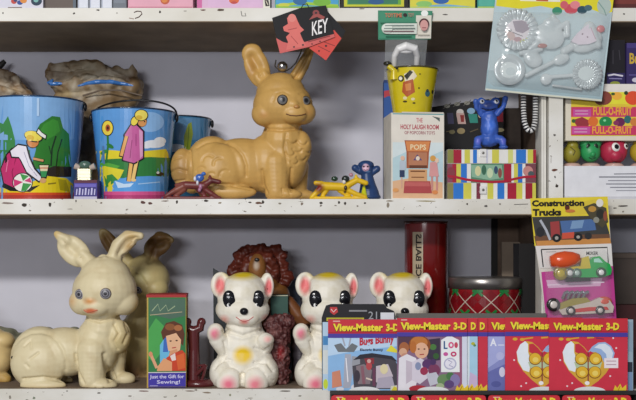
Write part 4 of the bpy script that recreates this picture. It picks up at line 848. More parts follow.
surf_line(t, sf, [(569, 148), (573, 152), (571, 156)], .5, mat('4e4414', .5), 'crease_line')
t, sf = head('green fruit head with two dark eyes and square top on the white carton', 590.5, '2f9a58', lambda x: [('e', (x, 152, 0), (10, 9, 10.5)), ('e', (x - 5, 144, 0), (6, 6, 5)), ('e', (x + 5, 144, 0), (6, 6, 5)), ('e', (x, 155, -7), (3, 4, 3))], [])
for ex in (586.6, 594):
    c, n = sf(ex, 147); mb = MB(); mb.ball(c, (2.2 * t.k, .001, 3 * t.k), mat('12301c', .3)); mb.build('eye', t)
surf_line(t, sf, [(587, 158), (590, 159.5), (594, 158)], .5, mat('123a20', .5), 'mouth')
t, sf = head('red apple head with one large white eye showing on the white carton', 614, 'b52a48', lambda x: [('e', (x - 4, 151, 0), (10, 11, 12)), ('e', (x + 4, 151, 0), (9, 10, 12)), ('e', (x, 156, -6), (7, 6, 6))], [(-1, 148, 4.6), (10, 147, 3)])
t, sf = head('mustard yellow fruit head cut by the right edge on the white carton', 640, 'b59a2c', lambda x: [('e', (x, 152, 0), (10, 10, 11)), ('e', (x, 144, 0), (7, 7, 6))], [])
# fruit printed carton resting on the heads
zt = ZC + (166 - 140.5) * k(.03)
t = Thing('carton', 'pink and yellow carton printed with fruit and orange lettering above the fruit heads', 'box', 602, .012, zt)
t.by = HZ - zt / t.k
mb = MB(); a = t.p(565.5, 84); b = t.p(705, 139); mb.box(a.x, b.x, 0, .055, 0, a.z, mat('ded6c2', .55))
f = [('r', 'e8e2d8', 565.5, 84, 705, 92), ('r', 'd9ce30', 572, 92, 705, 110), ('r', 'e2c83c', 571, 92, 705, 136), ('p', 'e6de3a', [(602, 92), (640, 92), (640, 104), (606, 104)]), ('e', '8a4438', 604, 98, 8, 7), ('e', '6a3c30', 600, 101, 5, 4), ('e', 'e2502c', 633, 98, 8, 7), ('e', 'f0b040', 617, 96, 5, 4), ('e', '3c5a28', 613, 94, 2, 1.4), ('e', '28402a', 626, 93, 2, 2),
     ('r', 'cc3a64', 571, 107, 705, 117), ('r', 'c84f9c', 573, 109, 591, 116.6), ('l', 'ddb0c8', .8, [(575, 111), (588, 111)]), ('l', 'ddb0c8', .8, [(575, 114), (588, 114)]), ('t', 'e8a83a', 'FULL-O-FRUIT', 593, 106.6, 632, 115.5, .03),
     ('r', 'e6cc40', 571, 117, 705, 126), ('p', '99323c', [(573, 120), (582, 117), (590, 121), (588, 127), (577, 127)]), ('e', '3c6030', 573.5, 121, 2, 2), ('e', 'dd7030', 593, 121.5, 5, 5), ('e', '1f8a48', 605.5, 122, 6.5, 5.5), ('e', '8adba0', 604.5, 120.5, 1.4, 1.2), ('e', '6a2452', 620, 122, 5, 4.4), ('e', '8a3060', 616, 123, 3, 2.4), ('e', '2f6c6c', 627.5, 119.5, 3.6, 4), ('e', 'd0803c', 634, 122, 4, 4), ('e', 'c03c44', 646, 121, 6, 5),
     ('r', 'cc3a64', 571, 126, 705, 135), ('r', 'c84f9c', 572, 127, 590, 134), ('l', 'ddb0c8', .8, [(574, 129), (587, 129)]), ('l', 'ddb0c8', .8, [(574, 132), (587, 132)]), ('t', 'f0a83a', 'FULL-O-FRUIT', 592, 126.4, 632, 134, .03)]
mb.art(f, t.flat(0)); mb.build('box_body', t)
ZF = zt + a.z
t = Thing('carton', 'dark purple carton with gold letters at the right edge on the fruit carton', 'box', 640, .014, ZF)
mb = MB(); a = t.p(626.5, 43); b = t.p(690, 85); mb.box(a.x, b.x, 0, .045, 0, a.z, P('34285e'))
mb.art([('r', '453a78', 627, 43, 690, 48), ('t', 'c9a83a', 'Bu', 629.5, 53, 639, 64, .03), ('e', 'd0ccd8', 636, 80, 4, 2.4), ('l', '6a60a0', .8, [(629, 75), (660, 75)])], t.flat(0)); mb.build('box_body', t)
t = Thing('carton', 'black carton with a white and blue band beside the dark purple carton', 'box', 615, .020, ZF)
mb = MB(); a = t.p(598, 40); b = t.p(625, 85); mb.box(a.x, b.x, 0, .045, 0, a.z, P('1b1820'))
mb.art([('r', '2c2458', 607, 73, 625, 85), ('l', 'd8d4e0', 1.6, [(608, 75.5), (614, 74.4), (623, 76)]), ('l', '8c86b4', 1, [(609, 78.5), (622, 78.8)]), ('e', '8c9438', 615, 83.5, 5, 2.2), ('l', '3f3c44', .8, [(613, 50), (613, 64)]), ('l', '3f3c44', .8, [(619, 50), (620, 60)])], t.flat(0)); mb.build('box_body', t)

# ================================================================= TOP SHELF
def top_box(name, label, x0, x1, col, art, depth=.06, y=.004, cat='box', body='box_body', h=62):
    t = Thing(name, label, cat, (x0 + x1) / 2, y, Z_TOP1)
    mb = MB(); a = t.p(x0, 8 - h); b = t.p(x1, 8); mb.box(a.x, b.x, 0, depth, 0, a.z, P(col)); mb.art(art, t.flat(0)); mb.build(body, t); return t
top_box('carton', 'white carton with red, orange and blue dots at the left end of the top shelf', -40, 43, 'd5d3de', [('e', 'c0443c', 14, 1, 3, 3), ('e', '2a4a90', 20, 2.5, 3, 2.4), ('e', 'd98a3a', 23.5, .6, 3.4, 2.6), ('e', '3a3f6a', 15.5, 0, 2, 2), ('e', '18344a', 36.5, 1, 5.5, 4.6), ('e', '7ab0a8', 36, .4, 2.4, 2), ('l', '6a5448', .8, [(8, 7.6), (22, 7.4)])])
top_box('carton', 'dull brown grey carton beside the white dotted carton on the top shelf', 44.5, 76, '62564f', [('r', '544a46', 45, -40, 75, -10), ('r', '5b6672', 73, -50, 76, 8)], y=.012)
for i, (x0, x1, wd) in enumerate(((77.8, 88.3, 'first'), (89.6, 100.2, 'second'), (101.4, 112, 'third'))):
    t = top_box('booklet', ('white booklet nearest the brown grey carton on the top shelf', 'white booklet in the middle of three standing on the top shelf', 'white booklet nearest the grey box on the top shelf')[i], x0, x1, 'c9ced8', [('r', 'dcdfe8', x0 + 1.4, -50, x1 - 1, 7.4), ('l', 'a9b2c4', .6, [(x0 + .8, -50), (x0 + .8, 7.8)])], y=.008, cat='booklet', body='cover')
top_box('carton', 'blue grey carton between the white booklets and a pink carton on the top shelf', 113, 126.5, '6e757e', [('r', '7c848e', 114, -50, 125, 3)], y=.010)
top_box('carton', 'pink carton nearest the grey carton with an orange oval on the top shelf', 128, 193, 'd99aac', [('r', 'e2a6b6', 129, -50, 192, 6.8), ('e', 'c05a34', 165, 0, 4.6, 4.4), ('e', 'd8823c', 164.5, 0, 3, 2.6), ('l', 'c2788c', 1, [(129, 7.2), (192, 7.2)])])
t = top_box('carton', 'lilac pink carton with a white end beside the green carton on the top shelf', 197, 270, 'd8b2cc', [('r', 'cf6aa0', 197, -50, 202, 8), ('r', 'dcb6d4', 208, -50, 262, 7), ('e', 'd8683c', 234, .4, 5, 3.6), ('e', 'c04a44', 234, 2.6, 3, 1.4), ('r', 'e4e0d0', 263, -50, 270, 8), ('p', '2a2622', [(264.5, 0), (268.5, 0), (269.5, 6), (265.5, 6.4)]), ('l', 'd8d0b8', .8, [(266, 1), (268, 5)])])
top_box('carton', 'green and blue picture carton behind the hang tags on the top shelf', 275, 339, '3f9a8c', [('p', '4aa0cc', [(276, -20), (310, -30), (338, -10), (338, 6.5), (276, 6.5)]), ('l', 'a0c83c', 3, [(276, 6), (300, 3), (338, 6)]), ('e', '2f6a9c', 300, 1, 7, 4), ('e', '78b43c', 322, 2, 9, 4), ('e', 'c8cc48', 284, 5, 6, 2), ('r', '88b83c', 276, 6.4, 339, 8)])
top_box('carton', 'black edged carton with a yellow green picture on the top shelf', 340.5, 408.5, '1c1c18', [('r', 'c9c838', 344, -50, 404, 6.6), ('r', '6aa83c', 347, -48, 401, 4.6), ('p', '3c7c5c', [(348, -10), (372, 2), (398, -6), (398, 4), (348, 4)]), ('e', '2c5a8c', 376, 1.6, 8, 3)])
top_box('carton', 'pale blue and yellow carton behind the green header card on the top shelf', 410, 476, '7ab0d0', [('p', 'd8d048', [(410, -20), (476, 0), (476, 7), (444, 4), (410, 7)]), ('e', '2f62a8', 441, 0, 8, 4), ('e', '8cc46c', 424, 4, 8, 3), ('r', 'b8c860', 410, 6.6, 476, 8), ('r', '1e2418', 475, -50, 476, 8)])
top_box('carton', 'teal green carton beside the tea set card on the top shelf', 477.5, 560, '3f9a8a', [('r', '58b09c', 479, -50, 500, 6), ('l', 'a8c860', 1.4, [(478, 7.2), (520, 7.2)])])
top_box('carton', 'dark red carton at the right end of the top shelf', 612, 690, '5a2c2a', [('r', '7a3a34', 614, -50, 690, 4)], y=.02)

# ================================================================= LOWER SHELF, BACKGROUND THINGS
# sewing box
t = Thing('carton', 'green carton picturing a woman in red with a purple band, beside the cream rabbit', 'box', 166, .012, Z_LOW1, rz=4)
mb = MB(); a = t.p(147, 297); b = t.p(186, 389); mb.box(a.x, b.x, 0, .055, 0, a.z, mat('b89a3a', .5))
mb.art([('r', '2f7a44', 148.5, 297.5, 185.6, 372), ('p', '49a34e', [(148.5, 330), (156, 318), (164, 326), (163, 350), (154, 362), (148.5, 358)]), ('p', '4c6a58', [(149, 299), (185, 299), (185, 316), (170, 319), (150, 314)]), ('l', 'a8b890', .8, [(152, 311), (158, 304), (160, 311), (166, 305), (168, 311), (175, 306)]), ('l', 'b8a888', .7, [(150, 315), (182, 312)]),
        ('p', '6ab8dc', [(160, 345), (166, 336), (170, 346), (168, 366), (160, 366)]), ('p', '3c6ab8', [(164, 336), (169, 338), (168, 352), (163, 352)]),
        ('p', '5c2f18', [(161, 332), (166, 323), (174, 321), (182, 325), (184.5, 334), (183, 346), (178, 340), (168, 335), (163, 340)]), ('e', '8a5228', 170, 327, 5, 3.4), ('e', 'a8683a', 178, 328, 4, 3), ('p', 'e6b48c', [(166, 336), (176, 333), (181, 340), (180, 350), (174, 354), (168, 350)]), ('p', 'd89a70', [(170, 351), (177, 349), (178, 358), (168, 358)]), ('e', '4a2418', 170.6, 341, 1.2, .7), ('e', '4a2418', 176.6, 340.6, 1.2, .7), ('l', 'b83838', 1, [(172, 348), (176, 347.4)]),
        ('p', 'c8401f', [(166, 358), (172, 354), (182, 350), (185.5, 354), (185.5, 371), (172, 371)]), ('p', 'd8622c', [(176, 356), (184, 353), (185, 368), (178, 370)]), ('p', 'e8d8d0', [(170, 356), (175, 353), (176, 360), (172, 361)]), ('p', 'e0a070', [(158, 366), (164, 358), (172, 362), (172, 371), (157, 371)]), ('l', 'e0a47c', 3, [(150.5, 353), (153, 359), (157, 368)]), ('e', 'd89068', 150.8, 354, 2, 2.6),
        ('l', 'd8d4d8', .8, [(148.5, 372.4), (186, 372.4)]), ('r', '3f34a0', 148.5, 373, 185.6, 386.5), ('t', 'd8d4f0', 'Just the Gift for', 150, 374.6, 184, 379.4, .015), ('t', 'd8d4f0', 'Sewing!', 157, 380, 180, 384.6, .015), ('l', 'a8a0d0', .8, [(150, 385.6), (158, 385.6)]), ('r', '2a2260', 148.5, 386.8, 185.6, 389)], t.flat(0)); mb.build('box_body', t)
mb = MB(); q0 = t.p(146.5, 294.5); mb.box(q0.x, b.x + .0004, -.0006, .056, a.z - .0005, q0.z, P('a82c2c')); mb.build('lid', t)
# maroon stand
t = Thing('toy_stand', 'dark maroon plastic toy stand with forked top between green carton and white bear', 'toy stand', 198, .040, Z_LOW1)
MR = plastic('5a2224')
mb = MB(); mb.lathe([(0, 0), (17 * t.k, 0), (17 * t.k, .006), (14 * t.k, .010), (0, .011)], t.p(199, 0) * 0 + Vector(((199 - t.px) * t.k, 0, 0)), MR, n=32, sq=.8); mb.build('base', t)
mb = MB(); mb.tube([t.p(194, 383), t.p(194, 350), t.p(193.5, 330)], [7 * t.k, 5.4 * t.k, 6 * t.k], MR, n=14); mb.build('column', t)
mb = MB(); mb.tube([t.p(187, 322), t.p(187.5, 328), t.p(194, 331), t.p(200, 328), t.p(201, 322)], [4.2 * t.k, 4.4 * t.k, 5.2 * t.k, 4.4 * t.k, 4 * t.k], MR, n=12); mb.ball(t.p(187, 322), 4.6 * t.k, MR); mb.ball(t.p(201.5, 322), 4.4 * t.k, MR); mb.build('fork', t)
mb = MB(); mb.tube([t.p(197, 374, -.008), t.p(203, 368, -.012), t.p(207, 364, -.014)], [.0035, .003, .003], MR, n=10); mb.tube([t.p(202, 382, -.012), t.p(205, 372, -.013), t.p(207, 364, -.014)], .0024, MR, n=8); mb.tube([t.p(199, 365, -.01), t.p(207, 364, -.014)], .002, MR, n=8); mb.build('crank', t)
# lion behind the bear
t = Thing('rubber_lion', 'brown rubber lion with curly dark red mane behind the first white bear', 'toy lion', 262, .150, Z_LOW1)
B = [('e', (262, 275, 0), (19, 14, 24))]
for i in range(15):
    a = math.radians(-25 + i * 230 / 14); rr = random.uniform(20, 26)
    B.append(('e', (261 + rr * 1.05 * math.cos(a), 273 - rr * 1.05 * math.sin(a), random.uniform(-3, 3)), (7, 7, 6.6)))
    B.append(('e', (261 + 14 * math.cos(a), 272 - 15 * math.sin(a), -7 + random.uniform(-2, 2)), (6, 6, 6)))
LION = attr_mat('lion_rubber', .45, dirt='24100c', dirt_amt=.6, bump=.4)
mb_body, sf = organic('body', t, [('e', (268, 330, 0), (24, 20, 46)), ('e', (274, 296, -2), (16, 14, 16)), ('e', (262, 284, -8), (17, 12, 12)), ('e', (258, 268, -11), (9, 8, 15)), ('c', (252, 372, -8), 9, (252, 380, -14), 8), ('c', (282, 372, -8), 9, (282, 380, -14), 8)], .0018, LION, '8a5a2c', smooth=5, spots=[(257.5, 265, 4, 6, .6, 'b09a84'), (258, 260, 2.6, 2.6, .5, '2a1610'), (253, 277, 8, 3, .8, '9a6a20'), (282, 300, 9, 6, .7, 'a8763a')])
o, _ = organic('mane', t, B, .0016, LION, '5a2216', smooth=1, rough_noise=(2.4, 5), spots=[(262, 270, 30, 30, 1, '5f2a1c')])
mb = MB(); c, n = sf(258, 259.5); mb.ball(c, (2.6 * t.k, .002, 2 * t.k), mat('1c100c', .4)); mb.build('nose', t)
# items between and behind the bears
t = Thing('carton', 'dark green narrow carton standing behind the white bears', 'box', 280, .080, Z_LOW1)
mb = MB(); a = t.p(270.5, 295); b = t.p(288, 384); mb.box(a.x, b.x, 0, .028, 0, a.z, P('2c463e')); mb.art([('r', '33544a', 271, 297, 287.5, 320), ('l', 'b8b8a0', .9, [(270.5, 295.6), (288, 295.6)]), ('r', '24205a', 276, 366, 288, 384)], t.flat(0)); mb.build('box_body', t)
t = Thing('beaded_purse', 'dark red and pink mottled bundle in front of the dark green carton', 'bundle', 279, .058, Z_LOW1)
B = [('e', (278, 335, 0), (12, 8, 22)), ('e', (281, 356, 0), (9, 8, 20)), ('e', (280, 374, 0), (10, 9, 16)), ('e', (272, 324, 0), (8, 7, 8)), ('e', (287, 322, 0), (8, 7, 8))]
organic('body', t, B, .0011, attr_mat('mottled_red', .5, dirt='9a6a66', dirt_amt=.7, scale=110, bump=.6), '481c1c', smooth=2, rough_noise=(2.6, 3.4), spots=[(281, 352, 5, 10, .8, '8a1f24')])
t = Thing('rubber_limb_toy', 'brown rubber toy leaning between the first two white bears', 'toy', 298, .10, Z_LOW1)
organic('body', t, [('c', (289, 302, 0), 6, (299, 316, 0), 7), ('c', (299, 316, 0), 7, (306, 324, 0), 5), ('e', (307, 326, 0), (4.6, 4, 4.6)), ('c', (298, 318, 2), 8, (300, 350, 4), 9), ('c', (300, 350, 4), 9, (302, 382, 4), 10)], .0013, RUB, '7a4a28', smooth=4, spots=[(308, 326, 4, 4, .5, '2a1a12'), (300, 356, 16, 34, .6, '4a4248', 'a')])
t = Thing('book', 'blue grey book leaning against the wall behind the white bears', 'book', 290, .222, Z_LOW1)
mb = MB(); a = t.p(276, 279); b = t.p(300, 384); mb.box(a.x, b.x, 0, .018, 0, a.z, P('5d6a80')); mb.build('cover', t)
t = Thing('folded_card', 'dark folded card with a pointed corner behind the ear of the first white bear', 'card', 222, .19, Z_LOW1)
mb = MB(); q = [t.p(*c) for c in ((213, 268), (236, 282), (240, 384), (214, 384))]; q[2].z = q[3].z = 0
mb.prism(q, 0, .003, P('33383a')); mb.build('card_sheet', t)
# red tube tin
t = Thing('tall_tin', 'tall red tin with pale vertical lettering behind the third white bear', 'tin', 426, .142, Z_LOW1)
mb = MB(); Rr = 21.4 * t.k; zt_ = t.p(0, 221.5).z
mb.lathe([(0, 0), (Rr, 0), (Rr, zt_ - .004)], (0, 0, 0), tin('741412'), n=48)
def fn(u, v, off):
    r = Rr + .0003 + off; y = t.y - r
    for _ in range(8):
        dx = max(-.99 * r, min(.99 * r, (u - 318) * k(y) - sx(t.px, t.y))); y = t.y - math.sqrt(r * r - dx * dx)
    return Vector((dx, y - t.y, (HZ - v) * k(y) - t.zb))
mb.art([('r', 'b5a488', 412.6, 232, 423, 291)], fn, step=2.0, pm=tin)
# lettering turned to run up the tin
vs, fs = text_tris('JUICE BALLS', .03)
v2 = [(414 + b_ * 7.6, 290 - a_ * 56) for a_, b_ in vs]; mb.layer += 1
mb._emit([(u, v) for u, v in v2], fs, P('241a14'), fn, 8e-5, 2.0)
mb.build('tin_body', t)
mb = MB(); mb.lathe([(Rr, zt_ - .004), (Rr + .0012, zt_ - .004), (Rr + .0012, zt_), (0, zt_)], (0, 0, 0), tin('4a1412'), n=48); mb.build('tin_lid', t)
# plaid drum tin
t = Thing('plaid_tin', 'red plaid tin with green and white crossing lines and a silver lid', 'tin', 485, .105, Z_LOW1)
Rr = 35.5 * t.k; z1 = t.p(0, 288).z; zt_ = t.p(0, 277).z; px0 = 485
mb = MB(); mb.lathe([(0, 0), (Rr, 0), (Rr, z1)], (0, 0, 0), tin('8c161e'), n=64)
def fn2(u, v, off):
    an = (u - 485) / 36.0 ; r = Rr + .0002 + off
    return Vector((r * math.sin(an), -r * math.cos(an), t.p(0, v).z))
sh = []
for i in range(-4, 5):
    x = 485 + i * 26
    sh += [('p', '7a1018', [(x - 13, 300), (x, 288.5), (x + 13, 300), (x, 312)])]
for i in range(-5, 5):
    x = 472 + i * 26
    sh += [('l', 'c8b8a8', .9, [(x, 288.5), (x + 52, 336)]), ('l', 'c8b8a8', .9, [(x + 52, 288.5), (x, 336)])]
for i in range(-4, 5):
    x = 485 + i * 26
    for cy, dx in ((289.5, 13), (312.5, 0), (336, 13)):
        sh += [('l', '1f7a3a', 2.6, [(x + dx - 5, cy - 4.6 if cy > 290 else cy), (x + dx, cy), (x + dx + 5, cy + 4.6)]), ('l', '1f7a3a', 2.6, [(x + dx + 5, cy - 4.6 if cy > 290 else cy), (x + dx, cy), (x + dx - 5, cy + 4.6)])]
mb.art(sh, fn2, step=3.0, pm=tin); mb.build('tin_body', t)
mb = MB(); mb.lathe([(Rr, z1), (Rr + .0014, z1), (Rr + .0014, zt_ - .001), (Rr, zt_), (0, zt_)], (0, 0, 0), mat('9a9590', .3, .8, var=.15, scale=30), n=64); mb.build('tin_lid', t)
# black box by the truck card
t = Thing('carton', 'narrow black carton between the plaid tin and the truck card', 'box', 527, .090, Z_LOW1)
mb = MB(); a = t.p(519, 243.5); b = t.p(536, 384); mb.box(a.x, b.x, 0, .05, 0, a.z, P('151212')); mb.build('box_body', t)
t = Thing('wooden_board', 'beige board standing behind the black carton against the brown wall board', 'board', 511, .226, Z_LOW1)
mb = MB(); a = t.p(502, 242); b = t.p(520, 384); mb.box(a.x, b.x, 0, .012, 0, a.z, mat('8a7a6a', .8)); mb.build('board_sheet', t)
# right compartment, lower
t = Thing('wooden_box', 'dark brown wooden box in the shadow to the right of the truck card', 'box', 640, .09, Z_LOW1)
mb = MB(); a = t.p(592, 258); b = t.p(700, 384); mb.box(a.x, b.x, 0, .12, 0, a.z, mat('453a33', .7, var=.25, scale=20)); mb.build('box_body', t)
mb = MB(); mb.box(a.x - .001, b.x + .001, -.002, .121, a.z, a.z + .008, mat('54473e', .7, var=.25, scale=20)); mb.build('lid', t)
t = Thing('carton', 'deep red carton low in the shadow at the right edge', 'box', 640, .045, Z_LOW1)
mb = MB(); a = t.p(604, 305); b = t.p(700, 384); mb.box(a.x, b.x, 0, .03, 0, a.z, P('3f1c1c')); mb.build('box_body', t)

# ================================================================= PACKET RACK IN FRONT OF THE LOWER SHELF
RB = HZ  # rack parts are placed by their own depth
t = Thing('packet_rack', 'dark grey metal rack holding the red stereo picture packets before the lower shelf', 'display rack', 478, -.040, by=480)
DK = mat('3b3a38', .45, .5)
def wbox(x0, x1, y0, y1, z0, z1, m, name):
    mb = MB(); o = t.o.location; mb.box(x0 - o.x, x1 - o.x, y0 - o.y, y1 - o.y, z0 - o.z, z1 - o.z, m); return mb.build(name, t)
xa, xb = sx(330, -.07), sx(637, -.07)
wbox(xa + .004, xb - .004, -.0034, -.0004, sz(480, 0), sz(392, 0), DK, 'back_plate')
wbox(sx(396, -.035), sx(546, -.035), -.038, -.035, sz(318, -.035), sz(313.2, -.035), mat('6a6762', .5, .3), 'top_rail')
for xx in (sx(399, -.035), sx(543, -.035)): wbox(xx - .0015, xx + .0015, -.037, -.0345, sz(391, -.074), sz(316, -.035), DK, 'rail_upright')
wbox(xa, xb, -.074, -.0036, sz(394.2, -.074), sz(391.8, -.074), DK, 'ledge')
wbox(xa, xb, -.0764, -.0744, sz(394.6, -.0764), sz(390.6, -.0764), DK, 'ledge_lip')
wbox(xa, xb, -.096, -.0036, sz(482, -.09), sz(479, -.09), DK, 'lower_ledge')
wbox(xa, xb, -.098, -.0962, sz(482, -.09), sz(474, -.09), DK, 'lower_ledge_lip')
for xx in (xa + .0005, xb - .0025): wbox(xx, xx + .002, -.073, -.0036, sz(480, 0), sz(394.4, -.074), DK, 'side_wall')

RED = 'c42c3a'
def header(x0, x1, y0, text=True, tx=None, col='c8303c'):
    o = [('r', col, x0, y0, x1, y0 + 15), ('r', 'b0222e', x0, y0 + 12.6, x1, y0 + 14.2), ('r', '4a3c9c', x0, y0 + 14.2, x1, y0 + 18.4)]
    if text:
        tx = tx or x0 + 4; w = 50
        for d in ((.5, .5), (-.4, .3)): o.append(('t', '3a1010', 'View-Master', tx + d[0], y0 + 4.2 + d[1], tx + w + d[0], y0 + 11.8 + d[1], .05))
        o.append(('t', 'f0d83a', 'View-Master', tx, y0 + 4.2, tx + w, y0 + 11.8, .05))
        o.append(('t', '3a1010', '3-D', tx + w + 3.5, y0 + 4.8, tx + w + 16.5, y0 + 12.3, .05)); o.append(('t', 'f0d83a', '3-D', tx + w + 3, y0 + 4.2, tx + w + 16, y0 + 11.8, .05))
    return o
LEDGE1 = sz(391.8, -.074); LEDGE2 = sz(479, -.09)
def packet(label, x0, x1, y0, y1, yp, col, art, reel=True, group=None, outline=None, ledge=None):
    t = Thing('picture_packet', label, 'toy packet', (x0 + x1) / 2, yp, (ledge or LEDGE1) + .0001, group=group)
    mb = MB(); q = [t.p(*c) for c in (outline or ((x0, y0), (x1, y0), (x1, y1), (x0, y1)))]
    for v in q:
        if v.z < .004: v.z = 0
    mb.prism(q, -.0006, .0008, P(col)); mb.art(art, lambda u, v, off: Vector((t.p(u, v).x, -.0006 - off, max(t.p(u, v).z, 0))), off=2e-5); mb.build('printed_card', t)
    if reel:
        cx = (x0 + x1) / 2 + 1; mb = MB(); pts = [t.p(cx + 16 * math.cos(a), y1 - .6 - 4.6 * math.sin(a)) for a in [math.pi * i / 16 for i in range(17)]]
        mb.prism(pts, -.0022, -.0016, mat('e4e6e6', .3)); mb.build('picture_reel', t)
    return t
YB = 391.6
burst = lambda x: [('p', 'e8c832', [(x, 390.6), (x + 2, 385), (x + 4, 388), (x + 7, 383.5), (x + 9, 388), (x + 13, 384.5), (x + 13, 390.6)]), ('l', 'b06a1c', .7, [(x + 5, 390), (x + 7, 386)])]
# black header packet at the back left
packet('black topped packet with 21 in grey figures behind the leftmost picture packet', 322, 395, 304, YB, -.056, '1f1e22',
       [('p', 'c03a3c', [(330, 307), (337, 307), (338, 312), (334, 315), (330, 312)]), ('l', 'e8d0cc', .8, [(331, 309), (333.5, 312), (336.5, 309)]), ('r', '8c8c90', 349, 310, 367, 311.6), ('r', 'c4b830', 326.5, 317.6, 364, 321), ('l', '4a4420', .8, [(328, 319.3), (362, 319.3)]), ('t', 'a4a6aa', '21', 368.5, 311.5, 377, 319, .0), ('r', 'dcdce0', 380.5, 312.5, 394, 320),
        ('p', 'b8d0e4', [(322.6, 322), (328.5, 322), (328.5, 390.6), (322.6, 390.6)]), ('r', '4a8ac0', 323, 336, 328, 345), ('r', 'd8dcd8', 323, 350, 328, 374), ('e', 'c8d83c', 325.6, 384, 2.4, 5)], reel=False,
       outline=((322, 391.6), (321.6, 318), (323.5, 312), (326, 305.5), (331, 304), (384, 304), (387, 308), (394, 311), (395.6, 316), (396, 391.6)))
# landscape packet
sh = [('r', '8cb8e2', 328, 336, 399, 391), ('p', 'bcd6ee', [(328, 336), (399, 336), (399, 346), (360, 350), (328, 356)]), ('p', '6f7478', [(334, 345), (341, 343), (346, 349), (352, 343), (358, 346), (354, 352), (338, 352)]), ('l', 'a4a8b4', 1.6, [(342, 336), (345, 346)]), ('l', 'a4a8b4', 1.6, [(351, 336), (349, 346)]), ('p', 'a8acba', [(345, 354), (351, 354), (353, 372), (350, 388), (343, 388), (344, 370)]), ('e', 'd8d8e0', 340, 389, 4, 2), ('e', 'd8d8e0', 356, 387, 5, 3),
      ('p', '4a464e', [(352, 362), (362, 356), (378, 355), (394, 358), (398, 366), (398, 389), (354, 389)]), ('p', '84767c', [(356, 366), (364, 364), (372, 370), (370, 384), (358, 384)]), ('p', 'c8bcc4', [(376, 366), (388, 364), (393, 376), (386, 386), (376, 382)]), ('p', '8c3038', [(364, 358), (374, 358), (374, 364), (366, 364)]), ('p', 'd0886c', [(332, 372), (340, 370), (342, 386), (332, 388)]), ('p', '9a9ca4', [(352, 356), (360, 357), (360, 364), (352, 366)]),
      ('p', '2c2a34', [(353, 360), (360, 354.5), (372, 353), (392, 356), (398, 362), (390, 359), (374, 357), (360, 359)]), ('e', 'b8484c', 369, 366, 3, 4), ('e', 'd0a8a0', 369, 361, 2, 2), ('l', '8a5c68', 3, [(362, 366), (364, 384)]), ('l', '6a3c54', 3, [(374, 368), (374, 386)]), ('e', 'e0d4a8', 384, 369, 4, 5), ('p', 'b0a8b8', [(378, 378), (392, 376), (395, 388), (376, 388)]), ('l', 'd8c8b8', 1.6, [(366, 378), (372, 380)]), ('e', '3c3440', 357, 376, 3, 6), ('l', 'f0eef2', 1, [(346, 358), (348, 382)]),
      ('t', 'c02436', 'Bugs Bunny', 359.5, 337.5, 394, 348, .04, -3.4), ('t', '28283c', 'Electric Bunny', 360, 348.4, 383, 351.6, .03), ('p', 'e0d83c', [(386, 351), (391, 345), (397, 350), (398, 353)]), ('p', 'd8d8c0', [(391, 386), (398, 385), (398, 391), (390, 391)]), ('p', 'd8cc3c', [(391, 390.8), (394, 386), (398, 388), (398, 390.8)])]
packet('leftmost picture packet with blue sky, grey rocks and slanted red lettering', 328, 399, 319.4, YB, -.0655, '8cb8e2', sh + header(328, 399, 319.4, tx=333) + [('l', 'e4b0a8', 1.2, [(333, 321.2), (340, 321.2)])])
